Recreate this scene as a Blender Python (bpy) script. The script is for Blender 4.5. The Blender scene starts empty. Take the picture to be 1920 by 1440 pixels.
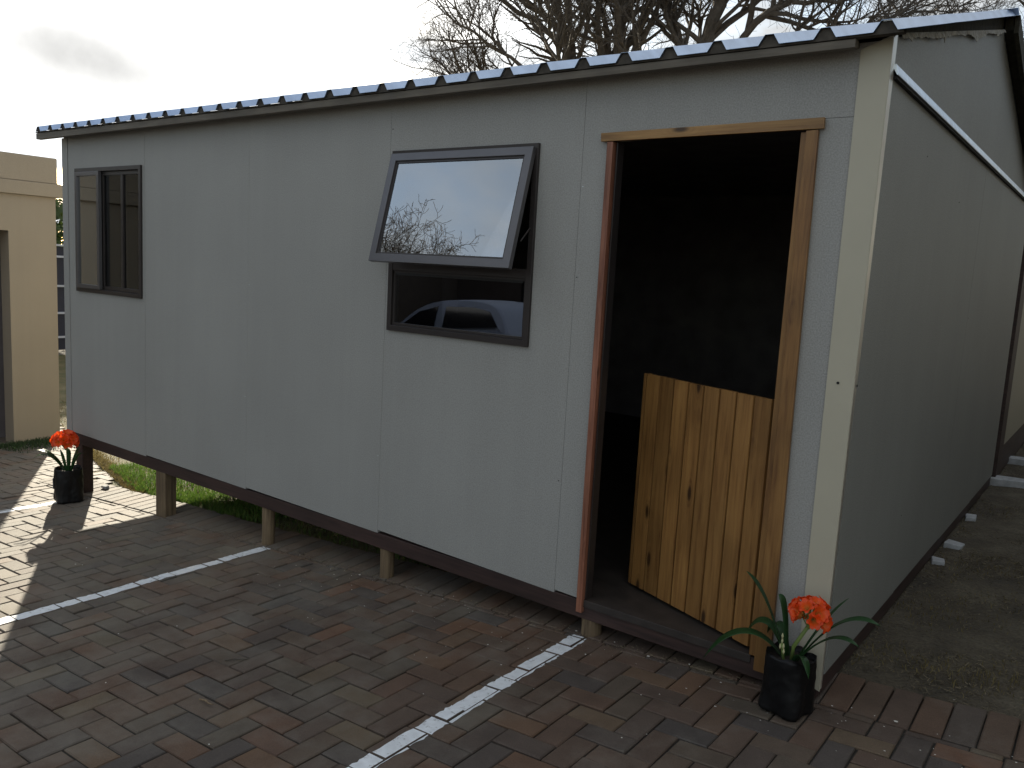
import bpy, bmesh, math, random
from mathutils import Vector, Matrix, noise
R = math.radians
rnd = random.Random(7)
scene = bpy.context.scene
col = scene.collection

# ------------------------------------------------------------------ camera
cam_data = bpy.data.cameras.new("camera")
cam = bpy.data.objects.new("camera", cam_data)
col.objects.link(cam)
cam_data.sensor_width = 36.0
cam_data.lens = 1548.16 / 1920 * 36.0
cam_data.clip_end = 500
cam_data.clip_start = 0.05
CR = [[0.79732168, -0.12622578, 0.59020776], [0.60099442, 0.07606811, -0.79562513], [0.05553242, 0.98908072, 0.13651175]]
CP = (0.81032, -3.25004, 1.53689)
M = Matrix.Identity(4)
for i in range(3):
    for j in range(3):
        M[i][j] = CR[i][j]
    M[i][3] = CP[i]
cam.matrix_world = M
scene.camera = cam

# ------------------------------------------------------------------ world, sun, exposure
SUN_EL = R(14.8)
SAZ = Vector((-0.871, 0.49, 0)).normalized()
SUN = Vector((SAZ.x * math.cos(SUN_EL), SAZ.y * math.cos(SUN_EL), math.sin(SUN_EL)))
scene.view_settings.view_transform = 'Standard'
scene.view_settings.look = 'None'
scene.view_settings.gamma = 1
scene.view_settings.exposure = 1.75

w = bpy.data.worlds.new("World")
scene.world = w
w.use_nodes = True
nt = w.node_tree
nt.nodes.clear()
def N(nt, t, **k):
    n = nt.nodes.new(t)
    for a, b in k.items():
        if a.startswith('_'):
            n.inputs[a[1:].replace('_', ' ')].default_value = b
        else:
            setattr(n, a, b)
    return n
out = N(nt, 'ShaderNodeOutputWorld')
bg = N(nt, 'ShaderNodeBackground')
bg.inputs['Strength'].default_value = 0.1
sky = N(nt, 'ShaderNodeTexSky', sky_type='NISHITA')
sky.sun_disc = False
sky.sun_elevation = SUN_EL
sky.sun_rotation = math.atan2(SAZ.x, SAZ.y)
sky.air_density = 1.0
sky.dust_density = 1.0
tc = N(nt, 'ShaderNodeTexCoord')
sep = N(nt, 'ShaderNodeSeparateXYZ')
nt.links.new(tc.outputs['Generated'], sep.inputs[0])
def math_n(nt, op, a, b=None, clamp=False):
    n = nt.nodes.new('ShaderNodeMath')
    n.operation = op
    n.use_clamp = clamp
    for k, v in ((0, a), (1, b)):
        if v is None:
            continue
        if isinstance(v, (int, float)):
            n.inputs[k].default_value = v
        else:
            nt.links.new(v, n.inputs[k])
    return n.outputs[0]
zc = math_n(nt, 'ADD', math_n(nt, 'MAXIMUM', sep.outputs['Z'], 0.0), 0.22)
comb = N(nt, 'ShaderNodeCombineXYZ')
nt.links.new(math_n(nt, 'DIVIDE', sep.outputs['X'], zc), comb.inputs[0])
nt.links.new(math_n(nt, 'DIVIDE', sep.outputs['Y'], zc), comb.inputs[1])
cn = N(nt, 'ShaderNodeTexNoise')
cn.inputs['Scale'].default_value = 1.15
cn.inputs['Detail'].default_value = 7
cn.inputs['Roughness'].default_value = 0.52
cn.inputs['Distortion'].default_value = 0.3
nt.links.new(comb.outputs[0], cn.inputs['Vector'])
cr = N(nt, 'ShaderNodeValToRGB')
cr.color_ramp.elements[0].position = 0.34
cr.color_ramp.elements[1].position = 0.52
nt.links.new(cn.outputs['Fac'], cr.inputs[0])
dotn = N(nt, 'ShaderNodeVectorMath', operation='DOT_PRODUCT')
dotn.inputs[1].default_value = SUN
nt.links.new(tc.outputs['Generated'], dotn.inputs[0])
dp = math_n(nt, 'MAXIMUM', dotn.outputs['Value'], 0.0)
glow = math_n(nt, 'ADD', math_n(nt, 'MULTIPLY', math_n(nt, 'POWER', dp, 10.0), 1.3), 1.0)
cn2 = N(nt, 'ShaderNodeTexNoise')
cn2.inputs['Scale'].default_value = 2.6
cn2.inputs['Detail'].default_value = 5
nt.links.new(comb.outputs[0], cn2.inputs['Vector'])
shade = math_n(nt, 'ADD', math_n(nt, 'MULTIPLY', cn2.outputs['Fac'], 0.9), 0.55)
cb = N(nt, 'ShaderNodeVectorMath', operation='SCALE')
cb.inputs[0].default_value = (2.05, 2.12, 2.16)
nt.links.new(math_n(nt, 'MULTIPLY', glow, shade), cb.inputs['Scale'])
mix = N(nt, 'ShaderNodeMix', data_type='RGBA')
nt.links.new(cr.outputs['Color'], mix.inputs['Factor'])
skyb = N(nt, 'ShaderNodeVectorMath', operation='SCALE')
nt.links.new(sky.outputs['Color'], skyb.inputs[0])
nt.links.new(math_n(nt, 'ADD', math_n(nt, 'MULTIPLY', math_n(nt, 'POWER', dp, 10.0), 0.6), 1.0), skyb.inputs['Scale'])
nt.links.new(skyb.outputs[0], mix.inputs['A'])
nt.links.new(cb.outputs[0], mix.inputs['B'])
# one small dark wisp of cloud beside the sun
GC = Vector((-0.884, 0.428, 0.188)).normalized()
GU = Vector((0.034, 0.078, -0.0166)); GU = (GU - GU.dot(GC) * GC).normalized()
GV = GC.cross(GU).normalized()
def dotw(v):
    d = N(nt, 'ShaderNodeVectorMath', operation='DOT_PRODUCT')
    d.inputs[1].default_value = v
    nt.links.new(tc.outputs['Generated'], d.inputs[0])
    return d.outputs['Value']
wn = N(nt, 'ShaderNodeTexNoise')
wn.inputs['Scale'].default_value = 17
wn.inputs['Detail'].default_value = 6
nt.links.new(tc.outputs['Generated'], wn.inputs['Vector'])
wob = math_n(nt, 'MULTIPLY', math_n(nt, 'SUBTRACT', wn.outputs['Fac'], 0.5), 2.6)
uu = math_n(nt, 'DIVIDE', dotw(GU), 0.050)
vv = math_n(nt, 'ADD', math_n(nt, 'DIVIDE', dotw(GV), 0.017), math_n(nt, 'MULTIPLY', uu, 0.15))
rr = math_n(nt, 'ADD', math_n(nt, 'MULTIPLY', uu, uu), math_n(nt, 'MULTIPLY', vv, vv))
raw = math_n(nt, 'SUBTRACT', 2.0, math_n(nt, 'ADD', math_n(nt, 'MULTIPLY', rr, 0.62), wob))
gm = math_n(nt, 'MULTIPLY', raw, 1.0, clamp=True)
depth = math_n(nt, 'MULTIPLY', math_n(nt, 'SUBTRACT', raw, 1.0), 1.1, clamp=True)   # thin, bright rim; denser middle
gm = math_n(nt, 'MULTIPLY', math_n(nt, 'MULTIPLY', gm, math_n(nt, 'LESS_THAN', rr, 4.0)), math_n(nt, 'GREATER_THAN', dotw(GC), 0.5))
mix2 = N(nt, 'ShaderNodeMix', data_type='RGBA')
nt.links.new(gm, mix2.inputs['Factor'])
nt.links.new(mix.outputs['Result'], mix2.inputs['A'])
wsc = N(nt, 'ShaderNodeVectorMath', operation='SCALE'); wsc.inputs[0].default_value = (1.0, 0.995, 0.975)
nt.links.new(math_n(nt, 'SUBTRACT', 3.1, math_n(nt, 'MULTIPLY', depth, 0.78)), wsc.inputs['Scale'])
nt.links.new(wsc.outputs[0], mix2.inputs['B'])
nt.links.new(mix2.outputs['Result'], bg.inputs['Color'])
nt.links.new(bg.outputs[0], out.inputs[0])

sd = bpy.data.lights.new("sun", 'SUN')
sd.energy = 3.2
sd.angle = R(0.6)
sd.color = (1.0, 0.90, 0.72)
so = bpy.data.objects.new("sun", sd)
col.objects.link(so)
so.rotation_euler = SUN.to_track_quat('Z', 'Y').to_euler()
so.location = (-10, 8, 10)

# ------------------------------------------------------------------ helpers
def gz(x, y=0.0):
    """height of the sloping ground"""
    def sp(v, lo, hi):
        return max(lo, min(hi, v))
    xx = sp(x, -15, 2.5)
    return 0.068 * xx - 0.101

class MB:
    def __init__(s):
        s.v = []; s.f = []
    def add(s, vs, fs):
        o = len(s.v)
        s.v += [tuple(v) for v in vs]
        s.f += [tuple(i + o for i in f) for f in fs]
        return s
    def box(s, x0, x1, y0, y1, z0, z1):
        return s.add([(x0,y0,z0),(x1,y0,z0),(x1,y1,z0),(x0,y1,z0),(x0,y0,z1),(x1,y0,z1),(x1,y1,z1),(x0,y1,z1)],
                     [(0,3,2,1),(4,5,6,7),(0,1,5,4),(1,2,6,5),(2,3,7,6),(3,0,4,7)])
    def hexa(s, p):
        """8 corners, bottom ring then top ring, counter-clockwise from above"""
        return s.add(p, [(0,3,2,1),(4,5,6,7),(0,1,5,4),(1,2,6,5),(2,3,7,6),(3,0,4,7)])
    def prism(s, poly, a, b):
        """poly list of 3D points; extruded from offset a to offset b (vectors)"""
        n = len(poly); a = Vector(a); b = Vector(b)
        vs = [Vector(p) + a for p in poly] + [Vector(p) + b for p in poly]
        fs = [tuple(range(n))[::-1], tuple(range(n, 2 * n))]
        fs += [(i, (i + 1) % n, n + (i + 1) % n, n + i) for i in range(n)]
        return s.add(vs, fs)
    def tube(s, pts, rad, k=8, caps=True):
        pts = [Vector(p) for p in pts]
        n = len(pts)
        up = Vector((0.31, 0.17, 0.93))
        vs = []; fs = []
        for i, p in enumerate(pts):
            t = (pts[min(i + 1, n - 1)] - pts[max(i - 1, 0)])
            if t.length < 1e-9: t = Vector((0, 0, 1))
            t.normalize()
            a = t.cross(up)
            if a.length < 1e-3: a = t.cross(Vector((1, 0, 0)))
            a.normalize(); b = t.cross(a)
            r = rad[i] if hasattr(rad, '__len__') else rad
            for j in range(k):
                th = 2 * math.pi * j / k
                vs.append(p + (a * math.cos(th) + b * math.sin(th)) * r)
        for i in range(n - 1):
            for j in range(k):
                j2 = (j + 1) % k
                fs.append((i*k+j, i*k+j2, (i+1)*k+j2, (i+1)*k+j))
        if caps:
            fs.append(tuple(range(k))); fs.append(tuple((n-1)*k + j for j in range(k))[::-1])
        return s.add(vs, fs)
    def build(s, name, mat=None, parent=None, smooth=False, bevel=0, loc=None, fix=True):
        me = bpy.data.meshes.new(name)
        me.from_pydata(s.v, [], s.f)
        if fix:
            bm = bmesh.new(); bm.from_mesh(me)
            bmesh.ops.recalc_face_normals(bm, faces=bm.faces)
            bm.to_mesh(me); bm.free()
        me.update()
        o = bpy.data.objects.new(name, me)
        col.objects.link(o)
        if mat: me.materials.append(mat)
        if parent: o.parent = parent
        if loc: o.location = loc
        if smooth:
            for p in me.polygons: p.use_smooth = True
        if bevel:
            m = o.modifiers.new("bevel", 'BEVEL'); m.width = bevel; m.segments = 2; m.limit_method = 'ANGLE'
        return o

def tag(o, label=None, cat=None, group=None, kind=None):
    if label: o['label'] = label
    if cat: o['category'] = cat
    if group: o['group'] = group
    if kind: o['kind'] = kind
    return o
def empty(name, loc=(0, 0, 0), rz=0.0):
    o = bpy.data.objects.new(name, None)
    col.objects.link(o); o.location = loc; o.rotation_euler = (0, 0, rz)
    o.empty_display_size = 0.1
    return o

# ------------------------------------------------------------------ materials
def mat_new(name):
    m = bpy.data.materials.new(name); m.use_nodes = True
    b = m.node_tree.nodes['Principled BSDF']
    return m, m.node_tree, b
def plain(name, c, rough=0.6, metal=0.0, var=0.12, scale=6.0, bump=0.0, bscale=200.0, spec=0.5, coords='Object'):
    m, t, b = mat_new(name)
    b.inputs['Roughness'].default_value = rough
    b.inputs['Metallic'].default_value = metal
    b.inputs['Specular IOR Level'].default_value = spec
    tcn = N(t, 'ShaderNodeTexCoord')
    n = N(t, 'ShaderNodeTexNoise'); n.inputs['Scale'].default_value = scale; n.inputs['Detail'].default_value = 6
    t.links.new(tcn.outputs[coords], n.inputs['Vector'])
    r = N(t, 'ShaderNodeValToRGB')
    r.color_ramp.elements[0].position = 0.3; r.color_ramp.elements[1].position = 0.7
    r.color_ramp.elements[0].color = tuple(x * (1 - var) for x in c) + (1,)
    r.color_ramp.elements[1].color = tuple(min(1, x * (1 + var)) for x in c) + (1,)
    t.links.new(n.outputs['Fac'], r.inputs[0])
    t.links.new(r.outputs[0], b.inputs['Base Color'])
    if bump:
        n2 = N(t, 'ShaderNodeTexNoise'); n2.inputs['Scale'].default_value = bscale; n2.inputs['Detail'].default_value = 3
        t.links.new(tcn.outputs[coords], n2.inputs['Vector'])
        bp = N(t, 'ShaderNodeBump'); bp.inputs['Strength'].default_value = bump; bp.inputs['Distance'].default_value = 0.004
        t.links.new(n2.outputs['Fac'], bp.inputs['Height']); t.links.new(bp.outputs[0], b.inputs['Normal'])
    return m

def wall_paint(name, c, speck=0.16):
    m, t, b = mat_new(name)
    b.inputs['Roughness'].default_value = 0.55
    b.inputs['Specular IOR Level'].default_value = 0.35
    tcn = N(t, 'ShaderNodeTexCoord')
    big = N(t, 'ShaderNodeTexNoise'); big.inputs['Scale'].default_value = 1.3; big.inputs['Detail'].default_value = 5
    fine = N(t, 'ShaderNodeTexNoise'); fine.inputs['Scale'].default_value = 170; fine.inputs['Detail'].default_value = 2
    mp = N(t, 'ShaderNodeMapping'); mp.inputs['Scale'].default_value = (14, 14, 0.7)
    st = N(t, 'ShaderNodeTexNoise'); st.inputs['Scale'].default_value = 1.0; st.inputs['Detail'].default_value = 4
    for q in (big, fine): t.links.new(tcn.outputs['Object'], q.inputs['Vector'])
    t.links.new(tcn.outputs['Object'], mp.inputs[0]); t.links.new(mp.outputs[0], st.inputs['Vector'])
    a = math_n(t, 'MULTIPLY', math_n(t, 'SUBTRACT', big.outputs['Fac'], 0.5), 0.22)
    f = math_n(t, 'MULTIPLY', math_n(t, 'SUBTRACT', fine.outputs['Fac'], 0.5), speck * 5)
    s_ = math_n(t, 'MULTIPLY', math_n(t, 'SUBTRACT', st.outputs['Fac'], 0.5), 0.10)
    k = math_n(t, 'ADD', math_n(t, 'ADD', math_n(t, 'ADD', a, f), s_), 1.0)
    sc = N(t, 'ShaderNodeVectorMath', operation='SCALE'); sc.inputs[0].default_value = c
    t.links.new(k, sc.inputs['Scale']); t.links.new(sc.outputs[0], b.inputs['Base Color'])
    bp = N(t, 'ShaderNodeBump'); bp.inputs['Strength'].default_value = 0.25; bp.inputs['Distance'].default_value = 0.002
    t.links.new(fine.outputs['Fac'], bp.inputs['Height'])
    bp2 = N(t, 'ShaderNodeBump'); bp2.inputs['Strength'].default_value = 0.35; bp2.inputs['Distance'].default_value = 0.02
    t.links.new(big.outputs['Fac'], bp2.inputs['Height']); t.links.new(bp.outputs[0], bp2.inputs['Normal'])
    t.links.new(bp2.outputs[0], b.inputs['Normal'])
    return m

def wood(name, dark, mid, light, axis='Z', rough=0.45, knots=True, scale=1.0, groove=None):
    m, t, b = mat_new(name)
    b.inputs['Roughness'].default_value = rough
    tcn = N(t, 'ShaderNodeTexCoord'); geo = N(t, 'ShaderNodeNewGeometry')
    off = N(t, 'ShaderNodeVectorMath', operation='SCALE'); off.inputs[0].default_value = (3.1, 5.7, 9.3)
    t.links.new(geo.outputs['Random Per Island'], off.inputs['Scale'])
    ad = N(t, 'ShaderNodeVectorMath', operation='ADD')
    t.links.new(tcn.outputs['Object'], ad.inputs[0]); t.links.new(off.outputs[0], ad.inputs[1])
    s_long, s_cross = 2.6 * scale, 48 * scale
    sc = {'Z': (s_cross, s_cross, s_long), 'X': (s_long, s_cross, s_cross), 'Y': (s_cross, s_long, s_cross)}[axis]
    # knots: stretched voronoi cells
    kl, kc = 3.0, 9.0
    ksc = {'Z': (kc, kc, kl), 'X': (kl, kc, kc), 'Y': (kc, kl, kc)}[axis]
    mk = N(t, 'ShaderNodeMapping'); mk.inputs['Scale'].default_value = ksc
    t.links.new(ad.outputs[0], mk.inputs[0])
    vo = N(t, 'ShaderNodeTexVoronoi'); vo.inputs['Scale'].default_value = 1.0; vo.inputs['Randomness'].default_value = 1.0
    t.links.new(mk.outputs[0], vo.inputs['Vector'])
    kd = vo.outputs['Distance']
    mp = N(t, 'ShaderNodeMapping'); mp.inputs['Scale'].default_value = sc
    t.links.new(ad.outputs[0], mp.inputs[0])
    n = N(t, 'ShaderNodeTexNoise'); n.inputs['Scale'].default_value = 1.0; n.inputs['Detail'].default_value = 9; n.inputs['Roughness'].default_value = 0.68; n.inputs['Distortion'].default_value = 0.4
    t.links.new(mp.outputs[0], n.inputs['Vector'])
    near = math_n(t, 'SUBTRACT', 1.0, math_n(t, 'MULTIPLY', kd, 3.2), clamp=True)
    rings = math_n(t, 'MULTIPLY', math_n(t, 'SINE', math_n(t, 'MULTIPLY', kd, 60.0)), math_n(t, 'MULTIPLY', near, 0.12))
    g = math_n(t, 'ADD', n.outputs['Fac'], rings) if knots else n.outputs['Fac']
    r = N(t, 'ShaderNodeValToRGB')
    e = r.color_ramp.elements
    e[0].position = 0.30; e[0].color = dark + (1,)
    e[1].position = 0.66; e[1].color = light + (1,)
    q = e.new(0.47); q.color = mid + (1,)
    t.links.new(g, r.inputs[0])
    # per board tint
    br = N(t, 'ShaderNodeTexNoise'); br.inputs['Scale'].default_value = 2.2; br.inputs['Detail'].default_value = 4
    t.links.new(ad.outputs[0], br.inputs['Vector'])
    k = math_n(t, 'ADD', math_n(t, 'MULTIPLY', geo.outputs['Random Per Island'], 0.38), math_n(t, 'ADD', math_n(t, 'MULTIPLY', br.outputs['Fac'], 1.3), 0.20))
    sv = N(t, 'ShaderNodeVectorMath', operation='SCALE')
    t.links.new(r.outputs[0], sv.inputs[0]); t.links.new(k, sv.inputs['Scale'])
    if knots:
        kr = N(t, 'ShaderNodeValToRGB')
        kr.color_ramp.elements[0].position = 0.07; kr.color_ramp.elements[0].color = (1, 1, 1, 1)
        kr.color_ramp.elements[1].position = 0.16; kr.color_ramp.elements[1].color = (0, 0, 0, 1)
        t.links.new(kd, kr.inputs[0])
        mx = N(t, 'ShaderNodeMix', data_type='RGBA')
        t.links.new(kr.outputs[0], mx.inputs['Factor']); t.links.new(sv.outputs[0], mx.inputs['A'])
        mx.inputs['B'].default_value = tuple(x * 0.35 for x in dark) + (1,)
        t.links.new(mx.outputs['Result'], b.inputs['Base Color'])
    else:
        t.links.new(sv.outputs[0], b.inputs['Base Color'])
    if groove:      # darker bands along the grooves between the boards
        src = b.inputs['Base Color'].links[0].from_socket
        sx = N(t, 'ShaderNodeSeparateXYZ'); t.links.new(tcn.outputs['Object'], sx.inputs[0])
        fr = math_n(t, 'FRACT', math_n(t, 'DIVIDE', math_n(t, 'SUBTRACT', sx.outputs['X'], groove[0]), groove[1]))
        ed = math_n(t, 'ABSOLUTE', math_n(t, 'SUBTRACT', fr, 0.5))
        ed = math_n(t, 'DIVIDE', math_n(t, 'SUBTRACT', ed, 0.5 - groove[2]), groove[2], clamp=True)
        mg = N(t, 'ShaderNodeMix', data_type='RGBA')
        t.links.new(ed, mg.inputs['Factor']); t.links.new(src, mg.inputs['A']); mg.inputs['B'].default_value = (0.022, 0.010, 0.004, 1)
        t.links.new(mg.outputs['Result'], b.inputs['Base Color'])
    bp = N(t, 'ShaderNodeBump'); bp.inputs['Strength'].default_value = 0.4; bp.inputs['Distance'].default_value = 0.002
    t.links.new(n.outputs['Fac'], bp.inputs['Height']); t.links.new(bp.outputs[0], b.inputs['Normal'])
    return m

def glass(name, refl, tint=(0.02, 0.02, 0.025), transp=0.0, rough=0.0):
    m, t, b = mat_new(name)
    t.nodes.remove(b)
    o = t.nodes['Material Output']
    gl = N(t, 'ShaderNodeBsdfGlossy'); gl.inputs['Roughness'].default_value = rough; gl.inputs['Color'].default_value = (0.93, 0.97, 1.0, 1)
    tr = N(t, 'ShaderNodeBsdfTransparent'); tr.inputs['Color'].default_value = (transp, transp, transp * 1.05, 1)
    fr = N(t, 'ShaderNodeFresnel'); fr.inputs['IOR'].default_value = 1.5
    f = math_n(t, 'ADD', math_n(t, 'MULTIPLY', fr.outputs[0], 1.0), refl, clamp=True)
    mx = N(t, 'ShaderNodeMixShader')
    t.links.new(f, mx.inputs[0]); t.links.new(tr.outputs[0], mx.inputs[1]); t.links.new(gl.outputs[0], mx.inputs[2])
    t.links.new(mx.outputs[0], o.inputs[0])
    return m

def leafmat(name, c1, c2, rough=0.5, trans=0.25, spec=0.4):
    m, t, b = mat_new(name)
    o = t.nodes['Material Output']
    b.inputs['Roughness'].default_value = rough
    b.inputs['Specular IOR Level'].default_value = spec
    geo = N(t, 'ShaderNodeNewGeometry')
    mx = N(t, 'ShaderNodeMix', data_type='RGBA')
    mx.inputs['A'].default_value = c1 + (1,); mx.inputs['B'].default_value = c2 + (1,)
    t.links.new(geo.outputs['Random Per Island'], mx.inputs['Factor'])
    t.links.new(mx.outputs['Result'], b.inputs['Base Color'])
    tr = N(t, 'ShaderNodeBsdfTranslucent')
    t.links.new(mx.outputs['Result'], tr.inputs['Color'])
    ms = N(t, 'ShaderNodeMixShader'); ms.inputs[0].default_value = trans
    t.links.new(b.outputs[0], ms.inputs[1]); t.links.new(tr.outputs[0], ms.inputs[2])
    t.links.new(ms.outputs[0], o.inputs[0])
    return m

MT = {}
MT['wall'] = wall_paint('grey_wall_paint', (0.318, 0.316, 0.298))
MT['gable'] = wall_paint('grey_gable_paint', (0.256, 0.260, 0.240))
MT['trim'] = plain('beige_trim_metal', (0.45, 0.42, 0.325), 0.42, 0.0, 0.04, 3, 0.1, 400)
MT['trim2'] = plain('bare_trim_edge', (0.74, 0.71, 0.63), 0.33, 0.75, 0.05, 3, 0.1, 300)
MT['galv'] = plain('galvanised_steel', (0.62, 0.66, 0.70), 0.32, 1.0, 0.15, 25, 0.15, 60)
MT['roof'] = plain('roof_sheet_steel', (0.50, 0.60, 0.76), 0.36, 0.8, 0.12, 8, 0.1, 90)
MT['beam'] = wood('dark_brown_beam', (0.022, 0.013, 0.011), (0.04, 0.022, 0.019), (0.06, 0.033, 0.027), 'X', 0.6, False)
MT['beam_y'] = wood('dark_brown_side_beam', (0.022, 0.013, 0.011), (0.04, 0.022, 0.019), (0.06, 0.033, 0.027), 'Y', 0.6, False)
MT['fascia'] = wood('fascia_board', (0.075, 0.064, 0.048), (0.105, 0.09, 0.068), (0.14, 0.12, 0.095), 'X', 0.6, False)
MT['pine'] = wood('stained_pine', (0.115, 0.049, 0.014), (0.212, 0.103, 0.030), (0.275, 0.144, 0.044), 'Z', 0.45)
MT['pine_x'] = wood('stained_pine_head', (0.16, 0.076, 0.022), (0.26, 0.140, 0.045), (0.34, 0.195, 0.068), 'X', 0.45)
MT['red'] = wood('reddish_jamb', (0.13, 0.045, 0.025), (0.24, 0.095, 0.055), (0.32, 0.14, 0.085), 'Z', 0.5)
MT['pole'] = wood('treated_pole', (0.06, 0.04, 0.02), (0.15, 0.105, 0.06), (0.22, 0.16, 0.09), 'Z', 0.75)
MT['bronze'] = plain('bronze_aluminium', (0.045, 0.038, 0.036), 0.38, 0.3, 0.08, 5)
MT['sash'] = plain('sash_aluminium', (0.13, 0.125, 0.13), 0.30, 0.5, 0.06, 5)
MT['glass_up'] = glass('open_sash_glass', 0.36, transp=0.45)
MT['glass'] = glass('fixed_window_glass', 0.13, transp=0.5)
MT['glass_dim'] = glass('dim_window_glass', 0.05, transp=0.4)
MT['black_strip'] = plain('gasket_and_shadow_black', (0.012, 0.012, 0.012), 0.7)
MT['dark'] = plain('dark_inner_board', (0.30, 0.27, 0.26), 0.8, 0, 0.2, 5)
MT['floor'] = plain('dark_floor_board', (0.035, 0.028, 0.024), 0.6, 0, 0.35, 9, 0.2, 60)
MT['joint'] = plain('joint_sand', (0.022, 0.019, 0.015), 0.95, 0, 0.3, 40, 0.3, 150)
MT['paint'] = plain('white_road_paint', (0.72, 0.75, 0.78), 0.6, 0, 0.10, 30, 0.4, 220)
def chipped():
    m = MT['paint']; t = m.node_tree; b = t.nodes['Principled BSDF']
    src = b.inputs['Base Color'].links[0].from_socket
    tcn = N(t, 'ShaderNodeTexCoord'); n = N(t, 'ShaderNodeTexNoise'); n.inputs['Scale'].default_value = 38; n.inputs['Detail'].default_value = 8; n.inputs['Roughness'].default_value = 0.75
    t.links.new(tcn.outputs['Object'], n.inputs['Vector'])
    r = N(t, 'ShaderNodeValToRGB'); r.color_ramp.elements[0].position = 0.57; r.color_ramp.elements[1].position = 0.66
    r.color_ramp.elements[1].color = (.75, .75, .75, 1)
    t.links.new(n.outputs['Fac'], r.inputs[0])
    mx = N(t, 'ShaderNodeMix', data_type='RGBA'); t.links.new(r.outputs[0], mx.inputs['Factor']); t.links.new(src, mx.inputs['A'])
    mx.inputs['B'].default_value = (0.12, 0.10, 0.085, 1); t.links.new(mx.outputs['Result'], b.inputs['Base Color'])
chipped()
MT['foil'] = plain('torn_foam_edge', (0.34, 0.33, 0.29), 0.7, 0, 0.3, 60, 0.3, 100)
MT['stucco'] = wall_paint('beige_plaster', (0.33, 0.275, 0.205), 0.08)
MT['stucco2'] = wall_paint('cream_plaster', (0.42, 0.39, 0.30), 0.08)
MT['concrete'] = plain('pale_concrete', (0.40, 0.415, 0.43), 0.9, 0, 0.2, 20, 0.4, 80)
MT['bag'] = plain('black_plastic_bag', (0.0045, 0.0045, 0.005), 0.5, 0, 0.2, 20, 0.6, 30, 0.3)
MT['soil'] = plain('potting_soil', (0.02, 0.014, 0.01), 0.95, 0, 0.4, 60, 0.8, 100)
MT['leaf'] = leafmat('clivia_leaf', (0.014, 0.05, 0.016), (0.03, 0.085, 0.025), 0.35, 0.15)
MT['stem'] = leafmat('pale_stem', (0.18, 0.26, 0.06), (0.22, 0.30, 0.09), 0.5, 0.2)
MT['bud'] = leafmat('pale_bud', (0.50, 0.50, 0.25), (0.60, 0.58, 0.35), 0.5, 0.2)
MT['bark'] = plain('grey_brown_bark', (0.085, 0.07, 0.055), 0.9, 0, 0.35, 12, 0.8, 30)
MT['grass'] = leafmat('green_grass', (0.05, 0.12, 0.02), (0.14, 0.22, 0.035), 0.6, 0.35)
MT['darkgrass'] = leafmat('dark_grass', (0.02, 0.045, 0.015), (0.05, 0.085, 0.025), 0.7, 0.2)
MT['drygrass'] = leafmat('dry_grass', (0.11, 0.09, 0.035), (0.24, 0.19, 0.08), 0.7, 0.3)
MT['litter'] = leafmat('leaf_litter', (0.05, 0.036, 0.02), (0.24, 0.20, 0.13), 0.8, 0.1)
MT['verge'] = plain('mossy_dark_timber', (0.035, 0.032, 0.02), 0.9, 0, 0.5, 25, 0.8, 60)
MT['white'] = plain('white_label', (0.75, 0.76, 0.8), 0.5)
MT['black'] = plain('black_screw', (0.01, 0.01, 0.01), 0.5)
MT['petal_white'] = plain('fallen_petal', (0.65, 0.63, 0.58), 0.7)

# clivia petals: orange with a yellow throat; u = distance along the petal stored in z of a UV-free attribute
def petal_mat():
    m, t, b = mat_new('orange_petal')
    b.inputs['Roughness'].default_value = 0.45
    at = N(t, 'ShaderNodeAttribute'); at.attribute_name = 'along'
    r = N(t, 'ShaderNodeValToRGB'); e = r.color_ramp.elements
    e[0].position = 0.05; e[0].color = (0.80, 0.45, 0.10, 1)
    e[1].position = 0.75; e[1].color = (0.86, 0.082, 0.010, 1)
    q = e.new(0.42); q.color = (0.90, 0.15, 0.02, 1)
    t.links.new(at.outputs['Fac'], r.inputs[0]); t.links.new(r.outputs[0], b.inputs['Base Color'])
    tr = N(t, 'ShaderNodeBsdfTranslucent'); t.links.new(r.outputs[0], tr.inputs['Color'])
    ms = N(t, 'ShaderNodeMixShader'); ms.inputs[0].default_value = 0.35
    o = t.nodes['Material Output']
    t.links.new(b.outputs[0], ms.inputs[1]); t.links.new(tr.outputs[0], ms.inputs[2]); t.links.new(ms.outputs[0], o.inputs[0])
    return m
MT['petal'] = petal_mat()

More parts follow.
